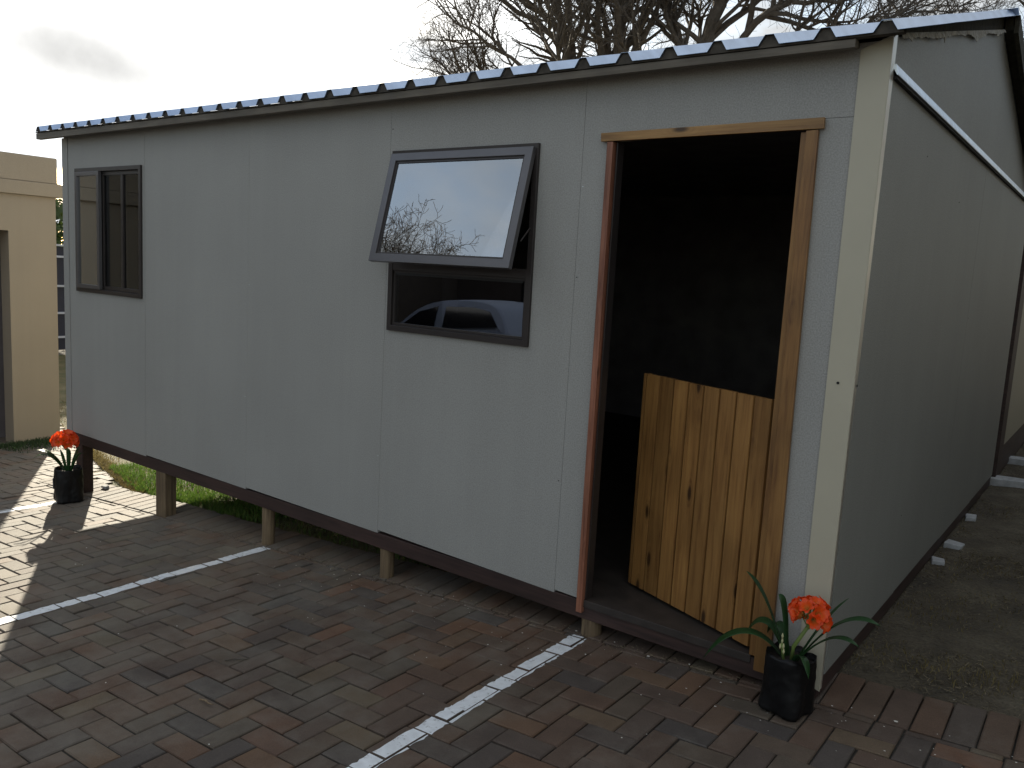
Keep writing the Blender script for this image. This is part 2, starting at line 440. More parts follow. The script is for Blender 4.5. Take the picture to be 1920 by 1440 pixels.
def brick_mat():
    m, t, b = mat_new('clay_paver')
    b.inputs['Roughness'].default_value = 0.78
    b.inputs['Specular IOR Level'].default_value = 0.25
    tcn = N(t, 'ShaderNodeTexCoord'); geo = N(t, 'ShaderNodeNewGeometry')
    r = N(t, 'ShaderNodeValToRGB'); r.color_ramp.interpolation = 'LINEAR'
    e = r.color_ramp.elements
    cols = [(0.0, (0.072, 0.062, 0.056)), (0.18, (0.090, 0.066, 0.052)), (0.34, (0.108, 0.070, 0.050)), (0.5, (0.092, 0.075, 0.058)),
            (0.64, (0.120, 0.072, 0.048)), (0.78, (0.084, 0.069, 0.058)), (0.9, (0.138, 0.074, 0.046)), (1.0, (0.115, 0.094, 0.064))]
    e[0].color = cols[0][1] + (1,); e[1].color = cols[-1][1] + (1,)
    for p, c in cols[1:-1]:
        q = e.new(p); q.color = c + (1,)
    t.links.new(geo.outputs['Random Per Island'], r.inputs[0])
    big = N(t, 'ShaderNodeTexNoise'); big.inputs['Scale'].default_value = 7; big.inputs['Detail'].default_value = 8; big.inputs['Roughness'].default_value = 0.65
    fine = N(t, 'ShaderNodeTexNoise'); fine.inputs['Scale'].default_value = 220; fine.inputs['Detail'].default_value = 3
    big2 = N(t, 'ShaderNodeTexNoise'); big2.inputs['Scale'].default_value = 1.1; big2.inputs['Detail'].default_value = 3
    for q in (big, fine, big2): t.links.new(tcn.outputs['Object'], q.inputs['Vector'])
    k = math_n(t, 'ADD', math_n(t, 'MULTIPLY', big.outputs['Fac'], 0.85), math_n(t, 'MULTIPLY', fine.outputs['Fac'], 0.75))
    k = math_n(t, 'ADD', k, math_n(t, 'MULTIPLY', big2.outputs['Fac'], 0.35))
    sc = N(t, 'ShaderNodeVectorMath', operation='SCALE')
    t.links.new(r.outputs[0], sc.inputs[0]); t.links.new(k, sc.inputs['Scale'])
    # grey dust worn over some bricks, plus painted haze lightening the left
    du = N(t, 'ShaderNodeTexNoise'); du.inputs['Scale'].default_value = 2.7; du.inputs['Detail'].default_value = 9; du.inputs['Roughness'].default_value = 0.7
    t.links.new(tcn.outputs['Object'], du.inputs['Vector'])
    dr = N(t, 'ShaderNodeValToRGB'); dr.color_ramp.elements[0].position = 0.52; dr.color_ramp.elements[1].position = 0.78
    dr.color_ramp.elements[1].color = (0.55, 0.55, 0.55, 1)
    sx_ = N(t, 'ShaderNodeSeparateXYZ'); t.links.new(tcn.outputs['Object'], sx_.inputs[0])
    lf = math_n(t, 'MULTIPLY', math_n(t, 'DIVIDE', math_n(t, 'ADD', sx_.outputs['X'], 0.6), -4.0, True), 0.26)  # lens haze painted into the brick colour, stronger towards the left
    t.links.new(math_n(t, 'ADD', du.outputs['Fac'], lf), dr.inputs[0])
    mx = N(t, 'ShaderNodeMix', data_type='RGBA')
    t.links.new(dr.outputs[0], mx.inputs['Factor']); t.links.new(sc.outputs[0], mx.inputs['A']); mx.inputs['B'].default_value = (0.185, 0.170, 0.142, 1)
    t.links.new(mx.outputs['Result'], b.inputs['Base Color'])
    bp = N(t, 'ShaderNodeBump'); bp.inputs['Strength'].default_value = 0.55; bp.inputs['Distance'].default_value = 0.003
    t.links.new(math_n(t, 'ADD', fine.outputs['Fac'], math_n(t, 'MULTIPLY', big.outputs['Fac'], 1.2)), bp.inputs['Height'])
    t.links.new(bp.outputs[0], b.inputs['Normal'])
    return m
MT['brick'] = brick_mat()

def ground_mat(name, cols, scale=3.0):
    m, t, b = mat_new(name)
    b.inputs['Roughness'].default_value = 0.95
    tcn = N(t, 'ShaderNodeTexCoord')
    n1 = N(t, 'ShaderNodeTexNoise'); n1.inputs['Scale'].default_value = scale; n1.inputs['Detail'].default_value = 10; n1.inputs['Roughness'].default_value = 0.7
    n2 = N(t, 'ShaderNodeTexNoise'); n2.inputs['Scale'].default_value = 60; n2.inputs['Detail'].default_value = 6
    for q in (n1, n2): t.links.new(tcn.outputs['Object'], q.inputs['Vector'])
    r = N(t, 'ShaderNodeValToRGB'); e = r.color_ramp.elements
    e[0].position = 0.35; e[0].color = cols[0] + (1,); e[1].position = 0.65; e[1].color = cols[-1] + (1,)
    q = e.new(0.5); q.color = cols[1] + (1,)
    t.links.new(n1.outputs['Fac'], r.inputs[0])
    sc = N(t, 'ShaderNodeVectorMath', operation='SCALE')
    t.links.new(r.outputs[0], sc.inputs[0]); t.links.new(math_n(t, 'ADD', math_n(t, 'MULTIPLY', n2.outputs['Fac'], 1.3), 0.35), sc.inputs['Scale'])
    t.links.new(sc.outputs[0], b.inputs['Base Color'])
    bp = N(t, 'ShaderNodeBump'); bp.inputs['Strength'].default_value = 1.0; bp.inputs['Distance'].default_value = 0.02
    t.links.new(n2.outputs['Fac'], bp.inputs['Height']); t.links.new(bp.outputs[0], b.inputs['Normal'])
    return m
MT['earth'] = ground_mat('bare_earth', [(0.050, 0.042, 0.030), (0.085, 0.070, 0.047), (0.125, 0.107, 0.074)])
MT['lawn'] = ground_mat('dry_lawn', [(0.06, 0.075, 0.02), (0.11, 0.095, 0.035), (0.17, 0.14, 0.07)], 2.2)

# ------------------------------------------------------------------ ground
def sheet(name, x0, x1, y0, y1, dz, mat, nx=40, ny=40, bump=0.0, seed=0):
    m = MB()
    for j in range(ny + 1):
        for i in range(nx + 1):
            x = x0 + (x1 - x0) * i / nx; y = y0 + (y1 - y0) * j / ny
            e = min(i, j, nx - i, ny - j)
            paved = name == 'lawn' and x < -5.6 and y < 0.36 + (-5.7 - x) * 0.32
            z = gz(x, y) + dz + (bump * noise.noise(Vector((x * 2.3, y * 2.3, seed))) + bump * 0.5 * noise.noise(Vector((x * 7, y * 7, seed)))) * (1 if e and not paved else 0) 
            m.v.append((x, y, z))
    for j in range(ny):
        for i in range(nx):
            a = j * (nx + 1) + i
            m.f.append((a, a + 1, a + nx + 2, a + nx + 1))
    o = m.build(name, mat, smooth=True, fix=False)
    tag(o, kind='structure')
    return o
# wide base sheet (finer near the cabin so the slope breaks fall between)
g = MB()
xs = [-250, -60, -30, -15, -9, -6, -3, 0, 2.5, 12, 40, 250]
ys = [-250, -60, -20, -8, 0, 8, 20, 60, 250]
for y in ys:
    for x in xs:
        g.v.append((x, y, gz(x) - 0.04))
for j in range(len(ys) - 1):
    for i in range(len(xs) - 1):
        a = j * len(xs) + i
        g.f.append((a, a + 1, a + len(xs) + 1, a + len(xs)))
tag(g.build('ground', MT['earth'], fix=False), kind='structure')
# dry ground beside the cabin (right) and lawn under and left of it
sheet('bare_soil', -0.9, 7.0, 0.30, 14.0, -0.004, MT['earth'], 110, 190, 0.02, 3)
sheet('lawn', -20.0, -0.9, 0.30, 14.0, -0.010, MT['lawn'], 150, 120, 0.004, 5)

# paving: real bricks in 90 degree herringbone over a sand bed
u = 0.1075
PX0, PX1, PY0, PY1 = -11.0, 2.3, -8.2, 0.0
X0, Y0 = -0.43, -0.465
bricks = []   # (x0,x1,y0,y1)
i0 = int((PX0 - X0) / u) - 1; i1 = int((PX1 - X0) / u) + 1
j0 = int((PY0 - Y0) / u) - 1; j1 = int((1.9 - Y0) / u) + 1
for i in range(i0, i1):
    for j in range(j0, j1):
        s_ = (i + j) % 4
        if s_ == 1: r_ = (i, i + 1, j, j + 2)
        elif s_ == 3: r_ = (i, i + 2, j, j + 1)
        else: continue
        x0, x1, y0, y1 = X0 + r_[0] * u, X0 + r_[1] * u, Y0 + r_[2] * u, Y0 + r_[3] * u
        x0 = max(x0, PX0); x1 = min(x1, PX1); y0 = max(y0, PY0)
        if x0 > -6.9:
            if y0 >= 0.25 and x0 < -5.6 and y1 < 0.31 + (-5.7 - x0) * 0.32: y0 = max(y0, 0.297)
            else: y1 = min(y1, PY1)
        elif y1 > 0.31 + (-5.7 - x0) * 0.32: continue
        if x1 - x0 < 0.02 or y1 - y0 < 0.02: continue
        bricks.append((x0, x1, y0, y1, 0))
x = -6.85
while x < 2.3:                         # last course of headers, tipped up a little
    bricks.append((x, x + 0.110, 0.004, 0.292 + rnd.uniform(-.012, .012), 1))
    x += 0.1105
pav = MB()
tops = []
for (x0, x1, y0, y1, k) in bricks:
    far = (x0 < -7.5 or y0 < -4.2)
    gx = 0.0022 + rnd.random() * 0.0016
    x0 += gx; x1 -= gx; y0 += gx; y1 -= gx
    a = rnd.uniform(-0.006, 0.006)
    cxm, cym = (x0 + x1) / 2, (y0 + y1) / 2
    dz = rnd.uniform(-0.0032, 0.0026) + 0.006 * noise.noise(Vector((cxm * 1.3, cym * 1.3, 1.0)))
    tx, ty = rnd.uniform(-0.02, 0.02), rnd.uniform(-0.02, 0.02)
    if k: tx *= .4; ty *= .4; dz *= .6
    def zt(x, y, cxm=cxm, cym=cym, dz=dz, tx=tx, ty=ty, k=k):
        return gz(x) + dz + tx * (x - cxm) + ty * (y - cym) + (0.07 * max(0, y) if k else 0)
    ch = 0.0045
    ca, sa = math.cos(a), math.sin(a)
    def rot(x, y):
        dx, dy = x - cxm, y - cym
        return cxm + dx * ca - dy * sa, cym + dx * sa + dy * ca
    ring = []
    for (ins, dep) in ((0, 0.03), (0, ch), (ch, 0)):
        for (x, y) in ((x0 + ins, y0 + ins), (x1 - ins, y0 + ins), (x1 - ins, y1 - ins), (x0 + ins, y1 - ins)):
            jx = rnd.uniform(-0.0012, 0.0012) if not far else 0
            X, Y = rot(x + jx, y + jx)
            ring.append((X, Y, zt(X, Y) - dep))
    fs = [(8, 9, 10, 11)]
    for q in ((4, 8),) if far else ((0, 4), (4, 8)):
        for n in range(4):
            fs.append((q[0] + n, q[0] + (n + 1) % 4, q[1] + (n + 1) % 4, q[1] + n))
    pav.add(ring, fs)
    tops.append((x0 + ch, x1 - ch, y0 + ch, y1 - ch, zt))
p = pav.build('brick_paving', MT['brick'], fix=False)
tag(p, kind='structure')
sheet('joint_sand', PX0, PX1, PY0, 0.30, -0.010, MT['joint'], 120, 60, 0.004, 9)

def bay_line(x0, x1, y0, y1, seed):
    m = MB(); rr_ = random.Random(seed)
    for (a, b, c, d, zt) in tops:
        xa, xb, ya, yb = max(a - .003, x0 + rr_.uniform(-.003, .003)), min(b + .003, x1 + rr_.uniform(-.003, .003)), max(c - .003, y0), min(d + .003, y1)
        if xb - xa < 0.004 or yb - ya < 0.004: continue
        n = 6
        L_ = []; R_ = []
        for q in range(n + 1):
            y = ya + (yb - ya) * q / n
            wl = rr_.uniform(-.005, .005) if xa > a else 0
            wr = rr_.uniform(-.005, .005) if xb < b else 0
            L_.append((xa + wl, y, zt(xa, y) + 0.0014)); R_.append((xb + wr, y, zt(xb, y) + 0.0014))
        m.add(L_ + R_, [(q, n + 1 + q, n + 2 + q, q + 1) for q in range(n)])
    o = m.build('bay_line', MT['paint'], fix=False)
    tag(o, kind='structure')
bay_line(-1.142, -1.060, -6.0, -0.015, 1)
bay_line(-3.535, -3.455, -6.0, -0.015, 2)
bay_line(-5.93, -5.845, -6.0, -0.22, 3)

# ------------------------------------------------------------------ grass, litter
def blades(name, pts, h, wd, mat, lean=0.5, seed=1, label=None, flat=False):
    r_ = random.Random(seed); m = MB()
    for (x, y, z, s) in pts:
        a = r_.uniform(0, 2 * math.pi); L = h * s * r_.uniform(0.5, 1.2); wv = wd * r_.uniform(0.6, 1.3)
        dx, dy = math.cos(a), math.sin(a)
        b = r_.uniform(0, 2 * math.pi); ln = L * r_.uniform(0.1, lean)
        lx, ly = math.cos(b) * ln, math.sin(b) * ln
        if flat:
            m.add([(x - dx * wv, y - dy * wv, z), (x + dx * wv, y + dy * wv, z + .001), (x + lx + dx * wv * .6, y + ly + dy * wv * .6, z + L * .35), (x + lx - dx * wv * .6, y + ly - dy * wv * .6, z + L * .3)], [(0, 1, 2, 3)])
        else:
            m.add([(x - dx * wv, y - dy * wv, z), (x + dx * wv, y + dy * wv, z), (x + lx * .4 + dx * wv * .7, y + ly * .4 + dy * wv * .7, z + L * .6), (x + lx * .4 - dx * wv * .7, y + ly * .4 - dy * wv * .7, z + L * .6), (x + lx, y + ly, z + L)],
                  [(0, 1, 2, 3), (3, 2, 4)])
    o = m.build(name, mat, fix=False)
    tag(o, label, kind='stuff')
    return o
r2 = random.Random(11)
def scatter(n, x0, x1, y0, y1, dens=lambda x, y: 1, dz=-0.006):
    res = []
    while len(res) < n:
        x, y = r2.uniform(x0, x1), r2.uniform(y0, y1)
        d = dens(x, y)
        if r2.random() < d:
            res.append((x, y, gz(x) + dz, 0.5 + d * 0.6))
    return res
def green_d(x, y):
    n = noise.noise(Vector((x * 1.7, y * 1.7, 2))) * 0.5 + 0.5
    edge = 0.31 + 0.05 * noise.noise(Vector((x * 6, 0, 7))) + max(0, -5.7 - x) * 0.32
    if y < edge: return 0
    if x > -4.0 and r2.random() < .85: return 0
    e = math.exp(-(y - edge) / 0.55)
    return min(1, 1.3 * e * n + 0.1)
def dry_d(x, y):
    n = noise.noise(Vector((x * 1.4, y * 1.4, 8))) * 0.5 + 0.5
    if x < -5.7 and y < 0.31 + (-5.7 - x) * 0.32: return 0
    return n
blades('green_grass', scatter(15000, -6.9, -1.6, 0.27, 2.2, green_d), 0.055, 0.0028, MT['grass'], 0.9, 2, 'bright green grass under the raised end of the cabin')
blades('dry_grass', scatter(26000, -13, -1.0, 0.32, 7.0, dry_d), 0.035, 0.0035, MT['drygrass'], 1.2, 3, 'dry yellow grass behind and under the cabin')
blades('dry_grass_litter', scatter(48000, -0.1, 3.2, 0.33, 7.5, lambda x, y: noise.noise(Vector((x * 1.5, y * 1.5, 4))) * 0.6 + 0.5, -0.004), 0.024, 0.0026, MT['litter'], 1.6, 4, 'dry brown grass and leaf litter on the soil beside the cabin', flat=True)
blades('short_grass', scatter(7000, 0.0, 3.0, 0.30, 4.5, lambda x, y: (0.9 if y < 0.75 else 0.35) * max(0, noise.noise(Vector((x * 2, y * 2, 6))) + 0.35), -0.006), 0.035, 0.0022, MT['drygrass'], 0.9, 5, 'short faded grass growing along the edge of the paving')
# dark tufts at the foot of the beige building
blades('grass_tuft', [(x, y, gz(x) - .01, 1) for (x, y) in ((-9.12 + abs(r2.gauss(0, .30)), r2.uniform(0.5, 1.75)) for _ in range(2600))], 0.055, 0.004, MT['darkgrass'], 0.8, 6, 'dark green grass tufts along the foot of the beige building')

def edge_pts(n):
    o = []
    for _ in range(n):
        x = r2.uniform(-9.1, -5.6); y = 0.31 + (-5.7 - x) * 0.32 + abs(r2.gauss(0, .07)) - .06
        o.append((x, y, gz(x) - .004, .9))
    return o
blades('edge_grass', edge_pts(5000), 0.03, 0.004, MT['drygrass'], 1.4, 9, 'dry grass creeping over the edge of the paving behind the far potted plant')
m = MB(); rq = random.Random(5)
for _ in range(230):
    if rq.random() < 0.62:
        x = rq.uniform(-3.2, 1.2); y = -abs(rq.gauss(0, 0.30)) + 0.02
    else:
        x = rq.uniform(-6, 1.3); y = rq.uniform(-3.0, 0.3)
    s = rq.uniform(0.0012, 0.0034) * (1.9 if rq.random() < 0.10 else 1); a = rq.uniform(0, 6.28)
    z = gz(x) + 0.008 + (0.07 * max(0, y))
    q = [(x + math.cos(a + t) * s * (1 + .4 * rq.random()), y + math.sin(a + t) * s, z + rq.uniform(0, .001)) for t in (0, 1.1, 2.2, 3.2, 4.2, 5.2)]
    m.add(q, [(0, 1, 2, 3, 4, 5)])
tag(m.build('petal_litter', MT['petal_white'], fix=False), 'tiny pale petals and chips scattered on the paving', kind='stuff')
m = MB()
for _ in range(900):
    x = rq.uniform(-4.2, -0.1); y = rq.gauss(0.0, 0.03)
    s = rq.uniform(0.002, 0.008); a = rq.uniform(0, 6.28)
    z = gz(x) + 0.004
    m.tube([(x - math.cos(a) * s, y - math.sin(a) * s, z), (x + math.cos(a) * s, y + math.sin(a) * s, z + .002)], 0.0012, 3, False)
tag(m.build('dirt_crumbs', MT['litter'], fix=False), 'line of dirt and crumbs swept under the cabin edge', kind='stuff')
# two twigs on the bricks
for (nm, x, y, a, L, lb) in (('twig', -2.17, -1.16, 0.75, 0.11, 'thin dark twig lying on the bricks between the white lines'), ('twig', -1.93, -1.47, 0.05, 0.085, 'pale flat splinter lying on the bricks left of the near white line')):
    o = MB().tube([(-L/2, 0, .004), (-L*.1, .004, .006), (L*.2, -.003, .005), (L/2, .002, .004)], [.003, .0035, .003, .0015], 6).build('twig', MT['bark'] if 'dark' in lb else MT['pole'])
    o.location = (x, y, gz(x) + .004); o.rotation_euler = (0, -0.068, a)
    tag(o, lb, 'twig')
tag(MB().hexa([(-.035,-.02,0),(.04,-.016,0),(.032,.022,0),(-.03,.018,0),(-.03,-.016,.014),(.034,-.012,.02),(.028,.018,.022),(-.026,.014,.016)]).build('brick_chip', MT['concrete'], loc=(-6.0, 0.20, gz(-6.0) + .016)), 'small grey brick chip on the kerb bricks under the cabin', 'stone')

# ------------------------------------------------------------------ the cabin
cabin = empty('cabin')
tag(cabin, 'long grey panel cabin on short timber posts with metal roof and half open stable door', 'cabin')
XL = -6.22; DEP = 4.92; TAN = math.tan(R(15.8)); RY = 2.46
def roofz(y):   # underside of the roof sheets
    return 2.425 + (y + 0.12) * TAN if y <= RY else 2.425 + (2 * RY - y + 0.12) * TAN
T = 0.05
def panel(x0, x1, z0a, z0b, z1, hole=None, y0=0.0, name='wall_panel'):
    """front wall panel between x0 and x1; slightly crooked bottom; hole=(hx0,hx1,hz0,hz1)"""
    g_ = 0.0007
    x0 += g_; x1 -= g_
    m = MB()
    def zb(x): return z0a + (z0b - z0a) * (x - x0) / (x1 - x0)
    def blk(a, b, c0, c1, d0, d1):
        m.hexa([(a, y0, c0), (b, y0, c1), (b, y0 + T, c1), (a, y0 + T, c0), (a, y0, d0), (b, y0, d1), (b, y0 + T, d1), (a, y0 + T, d0)])
    if not hole:
        blk(x0, x1, z0a, z0b, z1, z1)
        return m.build(name, MT['wall'], cabin, bevel=0.0006)
    hx0, hx1, hz0, hz1 = hole
    # one ring-shaped slab, no internal seams
    o = [(x0, z0a), (x1, z0b), (x1, z1), (x0, z1)]; h = [(hx0, hz0), (hx1, hz0), (hx1, hz1), (hx0, hz1)]
    vs = [(a, y0, b) for a, b in o + h] + [(a, y0 + T, b) for a, b in o + h]
    fs = []
    for k in range(4):
        k2 = (k + 1) % 4
        fs += [(k, k2, 4 + k2, 4 + k), (8 + k, 12 + k, 12 + k2, 8 + k2), (k, 8 + k, 8 + k2, k2), (4 + k, 4 + k2, 12 + k2, 12 + k)]
    m.add(vs, fs)
    return m.build(name, MT['wall'], cabin)
ZT = 2.425
panel(XL + .02, -4.99, 0.002, -0.004, ZT, (-5.985, -5.035, 1.19, 2.125), 0.0)
panel(-4.99, -3.754, 0.006, -0.002, ZT, None, 0.0004)
panel(-3.754, -2.504, 0.010, -0.002, ZT, None, 0.0)
panel(-2.504, -1.275, 0.016, -0.006, ZT, (-2.462, -1.523, 1.187, 2.118), 0.0005)
m = MB()
m.prism([(-1.2743, .0004, .008), (-1.13, .0004, .004), (-1.13, .0004, 2.125), (-.20, .0004, 2.166), (-.012, .0004, 2.166), (-.012, .0004, ZT), (-1.2743, .0004, ZT)], (0, 0, 0), (0, T, 0))
m.build('wall_panel', MT['wall'], cabin, bevel=.0006)
panel(-0.255, -0.012, 0.0, 0.0, 2.1645, None, 0.0)
# side wall panels up to the flashing, then gable
def side_panel(y0, y1, z0, z1a, z1b, x=0.0, nm='side_panel'):
    g_ = 0.0003
    y0 += g_; y1 -= g_
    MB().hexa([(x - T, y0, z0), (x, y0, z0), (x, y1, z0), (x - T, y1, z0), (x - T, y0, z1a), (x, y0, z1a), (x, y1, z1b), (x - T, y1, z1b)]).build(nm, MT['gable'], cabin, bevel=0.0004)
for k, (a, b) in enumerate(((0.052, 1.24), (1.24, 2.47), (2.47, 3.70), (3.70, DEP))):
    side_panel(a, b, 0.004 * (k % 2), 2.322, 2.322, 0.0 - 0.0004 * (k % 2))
m = MB()
zz = 2.324
def gtop(y): return roofz(y) - 0.025 - 0.06 * min(1, abs(y) / RY if y < RY else 1)
poly = [(0, 0.052, zz), (0, DEP, zz), (0, DEP, gtop(DEP)), (0, RY, gtop(RY)), (0, 0.052, gtop(0.05))]
m.prism([(0, b, c) for (a, b, c) in poly], (-T, 0, 0), (-0.004, 0, 0))
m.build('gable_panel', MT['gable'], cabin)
# back and left walls, inner lining
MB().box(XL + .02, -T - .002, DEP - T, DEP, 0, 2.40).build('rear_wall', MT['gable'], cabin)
m = MB(); poly = [(0, T + .002, 0), (0, DEP - T - .002, 0), (0, DEP - T - .002, 2.40), (0, RY, 3.08), (0, T + .002, 2.40)]
m.prism(poly, (XL + .02, 0, 0), (XL + .02 + T, 0, 0)); m.build('end_wall', MT['wall'], cabin)
m = MB()
m.box(XL + .075, -.056, DEP - .075, DEP - .055, .005, 2.39)
m.box(-.075, -.056, .06, DEP - .08, .005, 2.30)
m.box(XL + .075, XL + .09, .06, DEP - .08, .005, 2.39)
m.box(XL + .075, -.08, .055, DEP - .08, 2.395, 2.41)
m.box(XL + .1, -5.99, .053, .060, .005, 2.39); m.box(-5.02, -2.475, .053, .060, .005, 2.39); m.box(-1.51, -1.14, .053, .060, .005, 2.39)
m.build('inner_lining', MT['dark'], cabin)
MB().box(XL + .03, -.02, .052, DEP - .052, -.03, .0035).build('floor', MT['floor'], cabin)
# door sill board (edge of the floor, scuffed)
MB().box(-1.125, -.285, -.002, .050, -.03, .006).build('door_sill', MT['floor'], cabin, bevel=.002)
# floor beams
m = MB().hexa([(XL + .03, .004, -.090), (-.01, .004, -.090), (-.01, .048, -.090), (XL + .03, .048, -.090), (XL + .03, .004, -.004), (-.01, .004, -.004), (-.01, .048, -.004), (XL + .03, .048, -.004)])
m.build('front_beam', MT['beam'], cabin, bevel=.003)
MB().box(-.052, -.008, .05, DEP, -.088, -.003).build('side_beam', MT['beam_y'], cabin, bevel=.003)
MB().box(XL + .03, -.01, DEP - .05, DEP - .005, -.09, -.031).build('rear_beam', MT['beam'], cabin)
m = MB()
for k in range(12):
    x = XL + .3 + k * .5
    m.box(x, x + .04, .05, DEP - .06, -.07, -.032)
m.build('floor_joists', MT['beam_y'], cabin)
# posts
for (x, y, rx, sq) in ((-6.06, .06, .055, 1), (-4.80, .05, .065, 1), (-3.575, .052, .042, 0), (-2.47, .052, .042, 0), (-1.085, .055, .050, 0)):
    zb = gz(x) - .03
    zt_ = -.088 if not sq else -.088
    if sq:
        MB().box(x - rx, x + rx, y - .045, y + .045, zb, zt_).build('post', MT['beam'] if x < -6 else MT['pole'], cabin, bevel=.004)
    else:
        MB().tube([(x, y, zb), (x + .002, y, (zb + zt_) / 2), (x, y, zt_)], [rx, rx * .97, rx * .98], 16).build('post', MT['pole'], cabin, smooth=False)
for y in (1.7, 3.3, DEP - .1):
    for x in (-6.05, -4.8, -3.55, -2.45):
        MB().tube([(x, y, gz(x) - .05), (x, y, -.072 if y < 4 else -.09)], .05, 12).build('post', MT['pole'], cabin)

# roof
def roof_side(front):
    pitch = 0.2055; xr = 0.003; rib_b, rib_t, rh = 0.040, 0.0165, 0.037
    prof = []
    x = 0.068; prof.append((0.070, 0.0))
    k = 0
    while True:
        c = xr - k * pitch
        if c < -6.42: break
        prof += [(c + rib_b, 0), (c + rib_t, rh), (c - rib_t, rh), (c - rib_b, 0)]
        # two small stiffening swages in the pan
        k += 1
    prof.append((-6.455, 0))
    prof = prof[::-1]
    th = 0.0012
    ys_ = [-0.12 + 0.27 * q for q in range(10)]; ys_[-1] = RY
    if not front: ys_ = [2 * RY - y for y in ys_][::-1]
    m = MB(); n = len(prof)
    rz = random.Random(3)
    for layer in (0, 1):
        for y in ys_:
            for (x, h) in prof:
                m.v.append((x, y, roofz(y) + h - layer * th + 0.0015 * noise.noise(Vector((x * 3, y * 2, 0)))))
    ny = len(ys_)
    for layer in (0, 1):
        o = layer * n * ny
        for j in range(ny - 1):
            for i in range(n - 1):
                a = o + j * n + i
                f = (a, a + 1, a + n + 1, a + n)
                m.f.append(f if layer == 0 else f[::-1])
    o = n * ny
    for i in range(n - 1):
        m.f.append((i, o + i, o + i + 1, i + 1))
        a = (ny - 1) * n + i
        m.f.append((a, a + 1, o + a + 1, o + a))
    for j in range(ny - 1):
        a = j * n; m.f.append((a, a + n, o + a + n, o + a))
        a = j * n + n - 1; m.f.append((a, o + a, o + a + n, a + n))
    m.build('roof_sheet', MT['roof'], cabin, fix=False)
roof_side(True); roof_side(False)
def closure():
    pitch = 0.2055; up = []
    k = 0; x = .060; up.append((x, .0))
    while True:
        c = .003 - k * pitch
        if c < -6.42: break
        up += [(c + .0375, 0), (c + .015, .0345), (c - .015, .0345), (c - .0375, 0)]; k += 1
    up.append((-6.44, 0))
    m = MB(); n = len(up)
    for y in (-.108, -.072):
        for (x, h) in up: m.v.append((x, y, roofz(y) + h - .0035))
        for (x, h) in up: m.v.append((x, y, roofz(-.09) - .016))
    for i in range(n - 1):
        m.f += [(i, i + 1, n + i + 1, n + i), (2 * n + i, 3 * n + i, 3 * n + i + 1, 2 * n + i + 1), (i, 2 * n + i, 2 * n + i + 1, i + 1), (n + i, n + i + 1, 3 * n + i + 1, 3 * n + i)]
    m.build('foam_closure', plain('grey_brown_foam', (0.062, 0.054, 0.044), .9, 0, .4, 30), cabin)
closure()
# ridge capping
m = MB(); zr = roofz(RY) + .040
m.prism([(0, RY - .14, zr - .14 * TAN), (0, RY, zr + .003), (0, RY + .14, zr - .14 * TAN), (0, RY, zr)], (-6.46, 0, 0), (.055, 0, 0))
m.build('ridge_cap', MT['roof'], cabin)
# eaves purlin (front) and the rest of the roof timbers
MB().hexa([(-6.44, -.103, 2.368), (-.098, -.103, 2.386), (-.098, -.065, 2.386), (-6.44, -.065, 2.368), (-6.44, -.103, 2.414), (-.098, -.103, 2.414), (-.098, -.065, 2.416), (-6.44, -.065, 2.416)]).build('fascia_board', MT['fascia'], cabin)
MB().box(-6.40, -.11, -.064, -.001, 2.405, 2.424).build('soffit_board', MT['fascia'], cabin)
m = MB()
for y in (1.0, 1.8, 3.1, 3.9):
    z = roofz(y) - .055
    m.box(-6.42, -.06, y, y + .04, z - .02, z + .035)
m.build('purlins', MT['fascia'], cabin)
# verge rafters on the right hand gable: dark front one, mossy rear one
def rafter(name, y0, y1, x0, x1, hi, lo, mat):
    MB().hexa([(x0, y0, roofz(y0) - lo), (x1, y0, roofz(y0) - lo), (x1, y1, roofz(y1) - lo), (x0, y1, roofz(y1) - lo),
               (x0, y0, roofz(y0) - hi), (x1, y0, roofz(y0) - hi), (x1, y1, roofz(y1) - hi), (x0, y1, roofz(y1) - hi)]).build(name, mat, cabin)
rafter('verge_rafter', .06, RY - .01, -.045, -.008, .004, .12, MT['verge'])
rafter('verge_rafter', RY + .01, DEP + .1, -.002, .045, .004, .075, MT['verge'])
rafter('verge_board', RY + .0, DEP + .1, .047, .072, .003, .10, MT['verge'])
# torn strip of foam/foil hanging out over the top of the gable panel
m = MB(); rt = random.Random(21)
y = 0.10; up = []; lo = []
while y < RY - .05:
    up.append((0.006 + rt.uniform(-.002, .004), y, gtop(y) + 0.012))
    d = abs(rt.gauss(0, .004)) + 0.004 + 0.05 * max(0, noise.noise(Vector((y * 2.2, 1, 1)))) + (0.015 if rt.random() < .04 else 0)
    lo.append((0.010 + rt.uniform(-.002, .012), y, gtop(y) - d))
    y += rt.uniform(.008, .022)
n = len(up)
m.add(up + lo, [(i, i + 1, n + i + 1, n + i) for i in range(n - 1)])
o = m.build('torn_foam_strip', MT['foil'], cabin); s = o.modifiers.new('s', 'SOLIDIFY'); s.thickness = .002
